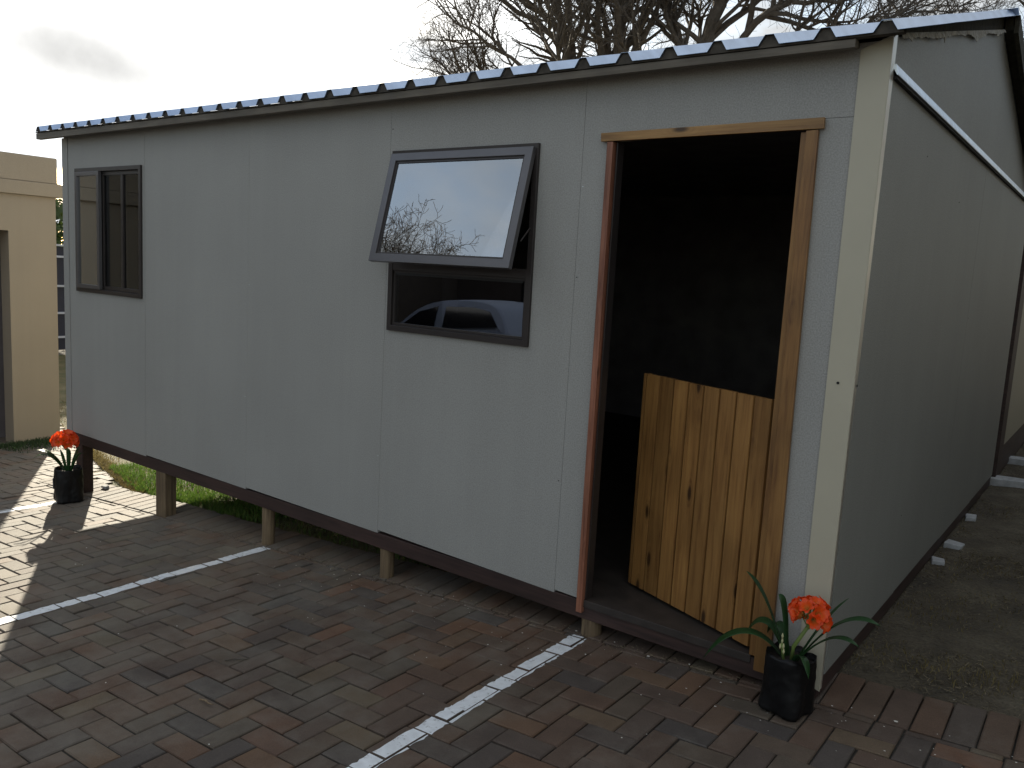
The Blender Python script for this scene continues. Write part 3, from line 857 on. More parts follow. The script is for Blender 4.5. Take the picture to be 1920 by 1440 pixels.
# corner trims (right: beige front flange, side flange; left: narrow)
m = MB()
m.hexa([(-.092, -.006, -.022), (.004, -.006, -.050), (.004, -.001, -.050), (-.092, -.001, -.022), (-.104, -.006, 2.40), (.004, -.006, 2.44), (.004, -.001, 2.44), (-.104, -.001, 2.40)])
m.build('corner_trim', MT['trim'], cabin, bevel=.001)
m = MB()
m.hexa([(.001, -.0008, -.04), (.005, -.0008, -.04), (.005, .016, -.04), (.001, .016, -.04), (.001, -.0008, 2.43), (.005, -.0008, 2.43), (.005, .050, 2.46), (.001, .050, 2.46)])
m.build('corner_trim_side', MT['trim2'] if 'trim2' in MT else MT['trim'], cabin)
m = MB(); m.box(XL - .004, XL + .085, -.005, -.001, -.004, 2.38); m.box(XL - .004, XL + .018, -.0008, .06, -.004, 2.38)
m.build('corner_trim', MT['wall'], cabin, bevel=.001)
for (x, z) in ((-.055, 1.181),):
    MB().tube([(x, -.0065, z), (x, -.0085, z)], .0055, 12).build('screw', MT['black'], cabin)
MB().tube([(.0055, .030, 1.175), (.0075, .030, 1.175)], .005, 12).build('screw', MT['black'], cabin)
rf = random.Random(8)
for (x, z) in ((-1.262, 1.93), (-1.263, 1.52), (-2.935, 1.948), (-1.29, .55), (-2.52, .45), (-3.77, .62), (-2.49, 2.25), (-3.74, 1.35)):
    MB().tube([(x, .0012, z), (x, -.0016, z)], .0028, 8).build('screw', MT['galv'] if rf.random() < .4 else MT['black'], cabin)
for (y, z) in ((1.7, 2.02), (.8, 2.13), (1.2, .42), (2.5, 1.4)):
    MB().tube([(-.001, y, z), (.0016, y, z)], .0028, 8).build('screw', MT['black'], cabin)
# flashing strip on the side wall
m = MB()
m.prism([(0.001, 0, 2.352), (.012, 0, 2.350), (.022, 0, 2.318), (.022, 0, 2.312), (.018, 0, 2.312), (.001, 0, 2.342)], (0, .045, 0), (0, DEP + .02, 0))
m.build('flashing_strip', MT['galv'], cabin)
MB().box(.001, .016, .06, DEP + .01, 2.302, 2.3115).build('flashing_shadow', MT['black_strip'], cabin)  # black strip painting the shadow line beneath the flashing
# door surround
MB().hexa([(-1.169, -.024, 2.121), (-.202, -.024, 2.125), (-.202, -.008, 2.125), (-1.169, -.008, 2.121), (-1.171, -.024, 2.158), (-.203, -.024, 2.166), (-.203, -.008, 2.166), (-1.171, -.008, 2.158)]).build('door_head', MT['pine_x'], cabin, bevel=.0015)
MB().hexa([(-1.134, -.020, -.055), (-1.104, -.020, -.055), (-1.104, .060, -.055), (-1.134, .060, -.055), (-1.139, -.020, 2.120), (-1.109, -.020, 2.120), (-1.109, .060, 2.120), (-1.139, .060, 2.120)]).build('door_jamb', MT['red'], cabin, bevel=.0015)
MB().box(-1.103, -1.096, .005, .058, .008, 2.118).build('door_stop', MT['bronze'], cabin)
MB().hexa([(-.262, -.022, -.045), (-.196, -.022, -.045), (-.196, -.003, -.045), (-.262, -.003, -.045), (-.268, -.022, 2.120), (-.222, -.022, 2.122), (-.222, -.003, 2.122), (-.268, -.003, 2.120)]).build('door_jamb', MT['pine'], cabin, bevel=.0015)
MB().box(-.292, -.2635, -.004, .060, .008, 2.118).build('door_stop', MT['pine'], cabin, bevel=.001)

# stable door, lower leaf, opened inwards; hinged on the right jamb
hx, hy = -.297, .045
tx_, ty_ = -1.035, .335
ang = math.atan2(ty_ - hy, tx_ - hx); Wd = math.hypot(tx_ - hx, ty_ - hy)
door = empty('stable_door', (hx, hy, 0), ang)
door.parent = cabin
tag(door, 'lower half of a stable door in stained pine boards, opened inwards')
m = MB(); nb = 8; rb = random.Random(4)
ws = [1.0] * nb; tot = sum(ws); x = .006
MT['boards'] = wood('stained_pine_boards', (0.115, 0.049, 0.014), (0.212, 0.103, 0.030), (0.275, 0.144, 0.044), 'Z', 0.45, groove=(.006, (Wd - .02) / nb, 0.055))
for k in range(nb):
    wv = ws[k] / tot * (Wd - .02)
    z1 = 1.078 + rb.uniform(-.002, .002); v = .004; z0 = .022
    yf = .0; gw_ = .0055
    # cross-section with v-groove edges; boards run along z
    sec = [(x + .002, .018, 0), (x + .002, .014, 0), (x + gw_, yf, 0), (x + wv - gw_, yf, 0), (x + wv - .002, .014, 0), (x + wv - .002, .018, 0)]
    m.prism(sec, (0, 0, z0), (0, 0, z1))
    x += wv
# face towards the outside is local +y when rotated ~158 degrees
for i_, vv_ in enumerate(m.v): m.v[i_] = (vv_[0], -vv_[1] + .018, vv_[2])
bo = m.build('door_boards', MT['boards'], door)
for z in (.10, .55, .96): MB().box(.02, Wd - .02, -.022, -.001, z, z + .09).build('door_ledge', MT['pine'], door)
MB().box(Wd - .012, Wd + .004, -.022, .0185, .022, 1.078).build('door_edge_board', MT['pine'], door, bevel=.001)
for z in (.14, .97):
    MB().tube([(-.004, .012, z), (-.004, .012, z + .08)], .006, 10).build('hinge', MT['black'], door)

# window frames
def window(x0, x1, z0, z1, label):
    wdw = empty('window', ((x0 + x1) / 2, 0, z0)); wdw.parent = cabin
    tag(wdw, label)
    return wdw
def ring(m, x0, x1, z0, z1, wd, y0, y1):
    o = [(x0, z0), (x1, z0), (x1, z1), (x0, z1)]
    h = [(x0 + wd, z0 + wd), (x1 - wd, z0 + wd), (x1 - wd, z1 - wd), (x0 + wd, z1 - wd)]
    vs = [(a, y0, b) for a, b in o + h] + [(a, y1, b) for a, b in o + h]
    fs = []
    for k in range(4):
        k2 = (k + 1) % 4
        fs += [(k, k2, 4 + k2, 4 + k), (8 + k, 12 + k, 12 + k2, 8 + k2), (k, 8 + k, 8 + k2, k2), (4 + k, 4 + k2, 12 + k2, 12 + k)]
    m.add(vs, fs)
# window by the door: open top-hung sash over a fixed pane
W0, W1, Z0, Z1 = -2.474, -1.512, 1.172, 2.133
cx = (W0 + W1) / 2
wdw = window(W0, W1, Z0, Z1, 'window with its upper sash pushed open')
m = MB()
ring(m, W0 - cx, W1 - cx, 0, Z1 - Z0, .030, -.016, .045)
m.build('frame', MT['bronze'], wdw, bevel=.0015)
ZM = 1.545
MB().box(W0 - cx + .0305, W1 - cx - .0305, -.013, .044, ZM - Z0 - .045, ZM - Z0).build('transom', MT['bronze'], wdw, bevel=.0015)
m = MB(); ring(m, W0 - cx + .0308, W1 - cx - .0308, .0308, ZM - Z0 - .0455, .014, -.004, .020)
m.build('bead', MT['bronze'], wdw, bevel=.001)
MB().box(W0 - cx + .040, W1 - cx - .040, .006, .010, .040, ZM - Z0 - .054).build('pane', MT['glass'], wdw)
MB().box(W0 - cx + .050, W1 - cx - .050, -.0055, -.0042, ZM - Z0 - .068, ZM - Z0 - .056).build('gasket', MT['black_strip'], wdw)
# sash
sash = empty('sash', (0, -.020, Z1 - Z0 - .022)); sash.parent = wdw
SW, SH = (W1 - W0) / 2 - .014, .590
tilt = math.asin(0.145 / SH)
sash.rotation_euler = (-tilt, 0, 0)
m = MB(); ring(m, -SW, SW, -SH, 0, .042, -.014, .014)
sf = m.build('sash', MT['sash'], None, bevel=.002)
# the sash frame itself is the part; the pane hangs below it
bpy.data.objects.remove(sash)
sf.parent = wdw; sf.location = (0, -.022, Z1 - Z0 - .020); sf.rotation_euler = (-tilt, 0, 0)
m = MB(); ring(m, -SW + .0425, SW - .0425, -SH + .0425, -.0425, .010, -.006, .010)
sb = m.build('sash', MT['bronze'], None); sb.name = 'glazing_bead'; sb.parent = wdw; sb.location = sf.location; sb.rotation_euler = sf.rotation_euler
sp_ = MB().box(-SW + .046, SW - .046, 0, .004, -SH + .046, -.046).build('pane', MT['glass_up'], wdw)
sp_.location = sf.location; sp_.rotation_euler = sf.rotation_euler
for sx in (-1, 1):
    x = sx * (SW - .01)
    MB().tube([(x, .0, .58), (x - .0 * sx, -.085, .50)], .004, 6).build('stay', MT['bronze'], wdw)

# far window
W0, W1, Z0, Z1 = -6.000, -5.022, 1.178, 2.137
cx = (W0 + W1) / 2
wdw = window(W0, W1, Z0, Z1, 'two part window near the raised end of the cabin')
m = MB(); ring(m, W0 - cx, W1 - cx, 0, Z1 - Z0, .030, -.016, .048); m.build('frame', MT['bronze'], wdw, bevel=.0015)
a0, a1 = W0 - cx + .031, -5.60 - cx
m = MB(); ring(m, a0, a1, .031, Z1 - Z0 - .031, .030, -.030, -.004); m.build('sash', MT['sash'], wdw, bevel=.0015)
MB().box(a0 + .028, a1 - .028, -.016, -.012, .058, Z1 - Z0 - .058).build('pane', MT['glass_up'], wdw)
b0, b1 = -5.62 - cx, W1 - cx - .031
m = MB(); ring(m, b0, b1, .032, Z1 - Z0 - .032, .028, .004, .030); m.box(-5.33 - cx, -5.30 - cx, .002, .031, .061, Z1 - Z0 - .061)
m.build('sash', MT['bronze'], wdw, bevel=.0012)
MB().box(b0 + .026, -5.332 - cx, .014, .018, .058, Z1 - Z0 - .058).build('pane', MT['glass_dim'], wdw)
MB().box(-5.298 - cx, b1 - .026, .014, .018, .058, Z1 - Z0 - .058).build('pane', MT['glass_dim'], wdw)
MB().box(b0 - .03, b0 + .26, .035, .046, .04, Z1 - Z0 - .04).build('dark_panel', MT['bronze'], wdw)  # plain dark panel behind the glass, beside the lighter sash

# ------------------------------------------------------------------ neighbouring things
# beige building at the left
bb = empty('beige_building', (-9.18, 1.28, gz(-9.18)))
tag(bb, 'flat roofed beige plastered building with a dark doorway, left of the cabin', 'building')
zg = gz(-9.18)
m = MB()   # wall facing the cabin (plane x=-9.18), opening for a doorway y from -1.5 to .79
H2 = 2.06 - zg
D0, D1, DH = -2.2, 0.775 - 1.28, 1.66 - zg
m.prism([(0, 0, -.1), (0, D1, -.1), (0, D1, DH), (0, D0 , DH), (0, D0, -.1), (0, -6.3, -.1), (0, -6.3, H2), (0, 0, H2)], (-.22, 0, 0), (0, 0, 0))
m.build('wall', MT['stucco'], bb)
MB().box(-14, -.222, -.22, 0, -.1, H2).build('wall', MT['stucco'], bb)
MB().box(-14, -.222, -6.3, -6.08, -.1, H2).build('wall', MT['stucco'], bb)
MB().box(-14.1, .05, -6.35, .06, H2 + .002, H2 + .15).build('ledge', MT['stucco'], bb, bevel=.006)
MB().box(-14, .015, -6.3, .02, H2 + .152, 2.50 - zg).build('parapet', MT['stucco'], bb, bevel=.01)
MB().box(-13.9, -.5, -6.0, -.25, H2 - .12, H2).build('roof_slab', MT['stucco'], bb)
MB().box(-.60, -.555, D0 - .2, D1 + .2, -.05, DH + .1).build('door', plain('dark_grey_door', (0.16, 0.14, 0.14), 0.6), bb)
# climbing stub of weed at the foot
r5 = random.Random(31)

# fence / gate far behind the gap
gate = empty('gate', (-20.5, 6.6, gz(-15)))
tag(gate, 'dark gate with white rails seen in the gap beside the beige building', 'gate')
fw = plain('white_rail', (0.55, 0.56, 0.6), 0.5)
fd = plain('dark_infill', (0.03, 0.03, 0.045), 0.6)
for z in (.35, .95, 1.62, 2.34, 2.62): MB().box(-.05, .0, -3, 3.5, z, z + .05).build('rail', fw, gate)
MB().box(-.10, -.06, -3, 3.5, .05, 2.6).build('infill', fd, gate)
# neighbouring cabin behind
nb_ = empty('neighbouring_cabin', (0, 5.30, .1))
tag(nb_, 'cream walled cabin standing behind the grey cabin at the right edge', 'cabin')
MB().box(-5, .0, .10, 7.5, .09, 2.45).build('wall', MT['stucco2'], nb_)
MB().box(-.10, .012, -.22, .095, -.15, 2.35).build('gap_board', MT['beam'], nb_)  # dark board added to close the gap so no sun shows through
MB().box(-5, -.004, .10, 7.5, -.18, .087).build('base_beam', MT['beam_y'], nb_)
MB().box(-5.1, .12, .0, 7.6, 2.453, 2.50).build('roof', MT['roof'], nb_)

# loose concrete blocks along the side of the cabin
def block(x, y, sx, sy, sz, rz, label, seed):
    r_ = random.Random(seed)
    p = []
    for (zz_, ins) in ((-.03, 0), (sz, .006)):
        for (a, b) in ((-1, -1), (1, -1), (1, 1), (-1, 1)):
            p.append((a * (sx / 2 - ins) + r_.uniform(-.006, .006), b * (sy / 2 - ins) + r_.uniform(-.006, .006), zz_ + r_.uniform(-.004, .004)))
    o = MB().hexa(p).build('concrete_block', MT['concrete'], bevel=.005)
    o.location = (x, y, gz(x) - .012); o.rotation_euler = (r_.uniform(-.05, .05), r_.uniform(-.05, .05), rz)
    tag(o, label, 'block', 'concrete blocks on the soil beside the cabin')
block(.035, 2.30, .08, .12, .03, .2, 'nearest of the pale blocks beside the cabin wall', 1)
block(.060, 2.72, .11, .13, .04, -.1, 'pale square block just behind the nearest one', 2)
block(.035, 3.60, .08, .16, .03, .1, 'small pale block midway along the side wall', 3)
block(.13, 5.10, .34, .16, .07, 0.03, 'wide flat block at the rear corner of the grey cabin', 4)
block(.11, 6.30, .30, .16, .07, -.05, 'flat block beyond the rear corner, beside the cream wall', 5)
block(.16, 7.50, .30, .18, .06, .05, 'farthest pale block beside the cream wall', 6)

# ------------------------------------------------------------------ potted clivias
def bag(root, rad, h, seed, tagside=False):
    r_ = random.Random(seed); n = 64; rings_ = 30
    m = MB()
    for j in range(rings_ + 1):
        t = j / rings_; z = t * h
        rr0 = rad * (0.99 + 0.03 * math.sin(min(1, t * 3) * math.pi / 2) - 0.07 * t)
        if j == 0: rr0 *= .97
        for i in range(n):
            a = 2 * math.pi * i / n
            k = 1 + 0.10 * noise.noise(Vector((math.cos(a) * 1.6, math.sin(a) * 1.6, z * 7 + seed))) + 0.07 * (0.35 - abs(noise.noise(Vector((math.cos(a) * 3.2, math.sin(a) * 3.2, z * 14 + seed * 2))))) + 0.02 * noise.noise(Vector((math.cos(a) * 9, math.sin(a) * 9, z * 40 + seed)))
            sqr = 1 + (0.11 * (1 - t) ** 1.5 + 0.03) * math.cos(4 * (a - 0.55))
            zz_ = z + (0.022 * noise.noise(Vector((math.cos(a) * 1.9, math.sin(a) * 1.6, seed * 3.0))) if j == rings_ else 0)
            m.v.append((math.cos(a) * rr0 * k * sqr, math.sin(a) * rr0 * k * sqr, max(0.001, zz_)))
    for j in range(rings_):
        for i in range(n):
            a = j * n + i; b = j * n + (i + 1) % n
            m.f.append((a, b, b + n, a + n))
    # inner lip and bottom
    o = len(m.v)
    for i in range(n):
        v = m.v[rings_ * n + i]; m.v.append((v[0] * .94, v[1] * .94, v[2] - .028))
    for i in range(n):
        m.f.append((rings_ * n + i, rings_ * n + (i + 1) % n, o + (i + 1) % n, o + i))
    m.f.append(tuple(range(n))[::-1])
    m.build('grow_bag', MT['bag'], root, smooth=True, fix=False)
    m = MB(); k = 24
    m.v.append((0, 0, h - .016))
    for i in range(k):
        a = 2 * math.pi * i / k; m.v.append((math.cos(a) * rad * .93, math.sin(a) * rad * .93, h - .024 + r_.uniform(-.003, .003)))
    m.f = [(0, 1 + i, 1 + (i + 1) % k) for i in range(k)]
    m.build('soil', MT['soil'], root, fix=False)

def strap_leaf(root, base, tip, lift, wd=.020, n=16, twist=0.3):
    """arching strap leaf from base to tip; lift raises the middle of the curve"""
    b = Vector(base); t = Vector(tip); m = MB()
    mid = (b + t) / 2 + Vector((0, 0, lift))
    d = (t - b); d.z = 0
    side = d.cross(Vector((0, 0, 1)))
    if side.length < 1e-4: side = Vector((1, 0, 0))
    side.normalize()
    for i in range(n + 1):
        s = i / n
        p = b * (1 - s) ** 2 + mid * 2 * s * (1 - s) + t * s * s
        tg = ((mid - b) * 2 * (1 - s) + (t - mid) * 2 * s).normalized()
        nn = side.cross(tg).normalized()
        wv = wd * (0.55 + 0.55 * math.sin(min(1, s * 1.5) * math.pi / 2)) * (1 if s < .72 else max(.04, 1 - ((s - .72) / .28) ** 1.7))
        sd_ = (side * math.cos(twist * s) + nn * math.sin(twist * s))
        m.v += [tuple(p - sd_ * wv + nn * wv * .35), tuple(p), tuple(p + sd_ * wv + nn * wv * .35)]
    for i in range(n):
        a = i * 3
        m.f += [(a, a + 1, a + 4, a + 3), (a + 1, a + 2, a + 5, a + 4)]
    o = m.build('leaf', MT['leaf'], root, smooth=True, fix=False)
    s_ = o.modifiers.new('s', 'SOLIDIFY'); s_.thickness = .0015
    return o
def floret_mesh(seed):
    r_ = random.Random(seed); vs = []; fs = []; al = []
    for k in range(6):
        a0 = k * math.pi / 3 + r_.uniform(-.1, .1); op = 1.0 + r_.uniform(-.15, .2) + (.1 if k % 2 else 0)
        n = 7; base = len(vs)
        for i in range(n + 1):
            s = i / n
            rad = 0.004 + 0.026 * op * (s ** 1.35)
            z = 0.036 * math.sin(s * math.pi * 0.56)
            wv = 0.0145 * math.sin(min(1, s * 1.05 + .08) * math.pi * .86) + .0008
            ca, sa = math.cos(a0), math.sin(a0)
            for q in (-1, 0, 1):
                x = rad * ca - sa * wv * q; y = rad * sa + ca * wv * q
                vs.append((x, y, z + (abs(q) * wv * .25) + r_.uniform(-.0006, .0006))); al.append(s)
        for i in range(n):
            b = base + i * 3
            fs += [(b, b + 1, b + 4, b + 3), (b + 1, b + 2, b + 5, b + 4)]
    me = bpy.data.meshes.new('flower'); me.from_pydata(vs, [], fs)
    at = me.attributes.new('along', 'FLOAT', 'POINT')
    for i, v in enumerate(al): at.data[i].value = v
    me.materials.append(MT['petal'])
    for p_ in me.polygons: p_.use_smooth = True
    return me
flo = [floret_mesh(s) for s in (1, 2, 3, 4)]
def flower_head(root, c, rad, n, seed, flatt=0.8):
    r_ = random.Random(seed)
    ga = math.pi * (3 - math.sqrt(5))
    for i in range(n):
        zc_ = 1 - (i + .5) / n * 1.35
        rr_ = math.sqrt(max(0, 1 - zc_ * zc_)); a = i * ga + r_.uniform(-.2, .2)
        d = Vector((rr_ * math.cos(a), rr_ * math.sin(a), zc_ * flatt + .1)).normalized()
        o = bpy.data.objects.new('flower', flo[i % 4]); col.objects.link(o); o.parent = root
        o.location = Vector(c) + d * (rad * r_.uniform(.45, .6))
        q = d.to_track_quat('Z', 'Y').to_euler(); o.rotation_euler = q
        sc_ = rad / .062 * r_.uniform(.82, 1.0); o.scale = (sc_, sc_, sc_)
    m = MB()
    for i in range(n):
        zc_ = 1 - (i + .5) / n * 1.35
        rr_ = math.sqrt(max(0, 1 - zc_ * zc_)); a = i * ga
        d = Vector((rr_ * math.cos(a), rr_ * math.sin(a), zc_ * flatt + .1)).normalized()
        m.tube([Vector(c) + Vector((0, 0, -rad * .75)), Vector(c) + d * rad * .35 + Vector((0, 0, -.01)), Vector(c) + d * rad * .5], [.0025, .002, .003], 5)
    m.build('flower_stalks', MT['stem'], root, fix=False)

# near pot
P1 = Vector((-.085, -.130, gz(-.045) + .004))
pot = empty('potted_plant', P1)
tag(pot, 'orange flowering plant in a black grow bag at the near right corner of the cabin', 'potted plant', 'potted clivias in black bags')
bag(pot, .092, .225, 1)
def W2(p, x, y, z): return (x - p.x, y - p.y, z - p.z)
bz = .215
for (tip, lift, wv, tw) in (((-.40, -.22, .035), .23, .017, .2), ((-.262, -.21, .432), .10, .011, .4), ((-.165, -.10, .335), .13, .010, .3), ((.225, -.16, .345), .17, .013, -.2),
                        ((.170, -.20, .262), .13, .011, -.2), ((-.27, -.13, .150), .20, .016, .3), ((-.22, -.02, .13), .18, .014, .2), ((.02, -.24, .10), .12, .012, .5),
                        ((.075, -.02, .365), .05, .008, .2)):
    v = W2(P1, *tip); d = Vector((v[0], v[1], 0)).normalized() * .018
    strap_leaf(pot, (d.x, d.y, bz - .03), v, lift, wv * 1.3, 18, tw)
fc = W2(P1, -.018, -.175, .312)
MB().tube([(0.006, -.01, bz - .03), (.012, -.02, bz + .05), (fc[0], fc[1], fc[2] - .035)], [.008, .0075, .007], 8).build('flower_stem', MT['stem'], pot, smooth=True)
flower_head(pot, fc, .068, 15, 3)
m = MB()
MB().tube([(-.010, -.035, bz - .03), (-.020, -.050, bz + .035), (-.022, -.055, bz + .065)], [.006, .005, .004], 8).build('flower_stem', MT['stem'], pot, smooth=True)
for (dx, dy, dz_) in ((-.022, -.057, .075), (-.015, -.058, .055), (-.028, -.056, .05), (-.012, -.060, .035), (-.022, -.060, .095)):
    MB().tube([(dx, dy, bz + dz_ - .010), (dx + .001, dy, bz + dz_), (dx, dy, bz + dz_ + .012)], [.002, .0048, .0015], 8).build('bud', MT['bud'], pot, smooth=True)
# far pot
P2 = Vector((-5.84, -.175, gz(-5.84) + .004))
pot = empty('potted_plant', P2)
tag(pot, 'orange flowering plant in a black bag with a white sticker, beside the far left post', 'potted plant', 'potted clivias in black bags')
bag(pot, .105, .265, 5)
bz = .25
for (tip, lift, wv, tw) in (((-.20, -.16, .40), .10, .016, .1), ((-.24, -.12, .36), .13, .015, .1), ((-.13, -.14, .42), .06, .018, .1), ((.10, -.04, .45), .05, .015, .3), ((.13, .06, .40), .10, .014, .2), ((-.05, .12, .42), .06, .014, .3),
                            ((.04, -.08, .44), .02, .016, .3), ((-.22, -.17, .33), .16, .013, .2)):
    d = Vector((tip[0], tip[1], 0)).normalized() * .02
    strap_leaf(pot, (d.x, d.y, bz - .03), tip, lift, wv, 14, tw)
MB().tube([(0, 0, bz - .03), (-.01, 0, .36), (-.02, 0, .44)], [.010, .009, .008], 8).build('flower_stem', MT['stem'], pot, smooth=True)
flower_head(pot, (-.025, -.01, .475), .088, 18, 6, .55)
# white sticker, curved on the bag
m = MB(); n = 6
for i in range(n + 1):
    a = R(-152 + i * 4.2 * 1.2)
    rr_ = .1125
    m.v += [(math.cos(a) * rr_, math.sin(a) * rr_, .095), (math.cos(a) * rr_ * 1.02, math.sin(a) * rr_ * 1.02, .185)]
m.f = [(2 * i, 2 * i + 2, 2 * i + 3, 2 * i + 1) for i in range(n)]
o = m.build('sticker', MT['white'], pot); o.modifiers.new('s', 'SOLIDIFY').thickness = .001
m = MB(); a = R(-140); c_ = Vector((math.cos(a), math.sin(a), 0)) * .1155; t_ = Vector((-math.sin(a), math.cos(a), 0)) * .006
m.add([c_ - t_ + Vector((0, 0, .112)), c_ + t_ + Vector((0, 0, .112)), c_ + t_ + Vector((0, 0, .122)), c_ - t_ + Vector((0, 0, .122))], [(0, 1, 2, 3)])
m.build('sticker_mark', MT['black'], pot)

# ------------------------------------------------------------------ bare trees
def perp(rn, d):
    v = Vector((rn.gauss(0, 1), rn.gauss(0, 1), rn.gauss(0, 1)))
    v -= v.dot(d) * d
    return v.normalized()
def grow(m, tw, rn, pts, rads, level, maxlev, dens, rs=1.0):
    """spawn children along a limb"""
    n = len(pts)
    L = sum((pts[i + 1] - pts[i]).length for i in range(n - 1))
    nchild = max(2, int(dens[level] * L))
    for c in range(nchild):
        s = rn.uniform(0.12 if level else 0.25, 1.0) ** 0.8
        f = s * (n - 1); i = min(n - 2, int(f)); t = f - i
        p = pts[i].lerp(pts[i + 1], t); r0 = rads[i] * (1 - t) + rads[i + 1] * t
        d = (pts[i + 1] - pts[i]).normalized()
        ang = R(rn.uniform(28, 68))
        nd = (d * math.cos(ang) + perp(rn, d) * math.sin(ang)).normalized()
        if level <= 1: nd = (nd + Vector((0, 0, .25))).normalized()
        cl = L * rn.uniform(.28, .55) * (1.15 - .55 * s)
        cl = max(cl, .25)
        cr_ = min(r0 * .75, (.009 if level >= 3 else .014 if level == 2 else .035 if level == 1 else .075) * rs * rn.uniform(.7, 1.2) * (cl / (1.0 if level >= 1 else 2.5)) ** .5)
        seg = 6 if level == 0 else 5 if level == 1 else 4
        q = [p]; rr_ = [cr_]
        dd = nd.copy()
        for k in range(seg):
            dd = (dd + perp(rn, dd) * rn.uniform(.12, .34) + Vector((0, 0, .05))).normalized()
            q.append(q[-1] + dd * (cl / seg)); rr_.append(max(.0035 * rs, cr_ * (1 - (k + 1) / seg * .75)))
        m.tube(q, rr_, 5 if level == 0 else 4 if level == 1 else 3, False)
        if level < maxlev:
            grow(m, tw, rn, q, rr_, level + 1, maxlev, dens, rs)
def bare_tree(name, base, limbs, seed, label, maxlev=3, dens=(3.0, 4.6, 6.5, 6), trunk=None, parent_group=None, rs=1.0, ls=1.0):
    rn = random.Random(seed)
    root = empty(name, base)
    b = Vector(base)
    if trunk:
        MB().tube([Vector(p) - b for p, r in trunk], [r for p, r in trunk], 12).build('trunk', MT['bark'], root, smooth=True)
    mb = MB()
    for limb in limbs:
        pts = [Vector(p) - b for p, r in limb]; rads = [r * ls for p, r in limb]
        # smooth + wiggle
        q = []; rr_ = []
        for i in range(len(pts) - 1):
            for k in range(4):
                t = k / 4
                q.append(pts[i].lerp(pts[i + 1], t) + Vector((rn.gauss(0, .05), rn.gauss(0, .05), rn.gauss(0, .04)))); rr_.append(rads[i] * (1 - t) + rads[i + 1] * t)
        q.append(pts[-1]); rr_.append(rads[-1])
        mb.tube(q, rr_, 8, False)
        grow(mb, None, rn, q, rr_, 0, maxlev, dens, rs)
    o = mb.build('branches', MT['bark'], root, fix=False)
    tag(root, label, 'tree', parent_group)
    return root, o
# big tree behind the cabin. limbs are given as points at about 14-16 m behind
trunkA = [((-9.7, 14.5, -1.0), .42), ((-9.65, 14.5, 1.5), .34), ((-9.6, 14.4, 3.2), .30)]
limbsA = [
    [((-9.6, 14.4, 3.2), .24), ((-9.55, 14.2, 5.2), .17), ((-9.5, 14.1, 7.2), .15), ((-9.6, 14.0, 9.6), .10), ((-9.3, 14, 12), .04)],
    [((-9.6, 14.4, 3.1), .17), ((-10.5, 14.3, 5.2), .13), ((-11.0, 14.2, 7.0), .12), ((-11.6, 14.0, 9.2), .07), ((-12.3, 13.6, 11), .03)],
    [((-9.6, 14.4, 2.8), .14), ((-11.5, 14.2, 4.4), .10), ((-12.7, 14.0, 5.6), .075), ((-13.6, 13.8, 6.3), .04), ((-14.2, 13.6, 6.5), .015)],
    [((-11.0, 14.2, 7.0), .09), ((-12.4, 13.8, 7.9), .07), ((-13.5, 13.6, 8.6), .045), ((-14.6, 13.4, 8.8), .015)],
    [((-10.5, 14.3, 5.6), .08), ((-12.3, 14.1, 6.1), .06), ((-13.0, 14, 6.2), .035), ((-13.7, 13.8, 5.9), .012)],
    [((-11.6, 14.2, 7.6), .06), ((-13.0, 14.4, 8.6), .045), ((-14.0, 14.4, 9.6), .025), ((-14.8, 14.4, 9.9), .012)],
    [((-9.6, 14.3, 4.4), .09), ((-10.2, 13.0, 5.6), .07), ((-10.0, 12.2, 6.9), .045), ((-10.3, 11.6, 8.2), .015)],
    [((-9.55, 14.2, 5.6), .10), ((-8.9, 13.2, 6.6), .08), ((-8.6, 12.2, 7.6), .05), ((-8.2, 11.4, 8.4), .02)],
    [((-10.5, 14.3, 5.2), .08), ((-11.4, 13.0, 6.2), .055), ((-12.6, 12.0, 7.2), .03), ((-13.4, 11.4, 8.0), .012)],
]
bare_tree('bare_tree', (-9.7, 14.5, -1.0), limbsA, 5, 'large leafless tree behind the middle of the cabin roof', trunk=trunkA, parent_group='leafless trees', ls=.85)
trunkB = [((-7.2, 15.0, -.6), .40), ((-7.25, 15.0, 2.0), .34), ((-7.3, 14.9, 3.6), .30)]
limbsB = [
    [((-7.3, 14.9, 3.6), .24), ((-7.6, 14.7, 6.0), .23), ((-7.35, 14.6, 7.6), .19), ((-6.9, 14.4, 9.8), .11), ((-6.4, 14.2, 12), .04)],
    [((-7.3, 14.9, 3.4), .17), ((-8.1, 14.7, 6.2), .13), ((-8.6, 14.5, 8.0), .10), ((-8.9, 14.3, 10.5), .03)],
    [((-7.6, 14.7, 5.6), .13), ((-6.6, 14.4, 6.8), .11), ((-5.4, 14.0, 7.5), .09), ((-3.8, 13.6, 7.9), .05), ((-2.2, 13.2, 8.0), .018)],
    [((-7.3, 14.9, 4.4), .11), ((-6.0, 14.4, 5.8), .09), ((-4.5, 14.0, 6.4), .06), ((-3.0, 13.6, 6.6), .03), ((-2.0, 13.2, 6.5), .012)],
    [((-7.3, 14.9, 4.0), .10), ((-8.0, 14.0, 5.4), .08), ((-8.9, 13.2, 6.4), .05), ((-9.6, 12.6, 7.4), .015)],
    [((-5.4, 14.0, 7.2), .07), ((-4.4, 13.4, 6.9), .05), ((-3.2, 13.0, 7.2), .03), ((-2.4, 12.6, 7.6), .012)],
    [((-6.6, 14.4, 6.8), .10), ((-6.0, 13.8, 8.2), .07), ((-5.4, 13.2, 9.4), .03)],
]
bare_tree('bare_tree', (-7.2, 15.0, -.6), limbsB, 9, 'thick limbed leafless tree right of the other, behind the door end of the roof', trunk=trunkB, parent_group='leafless trees', dens=(3.4, 5.0, 6.5, 6), ls=.75)
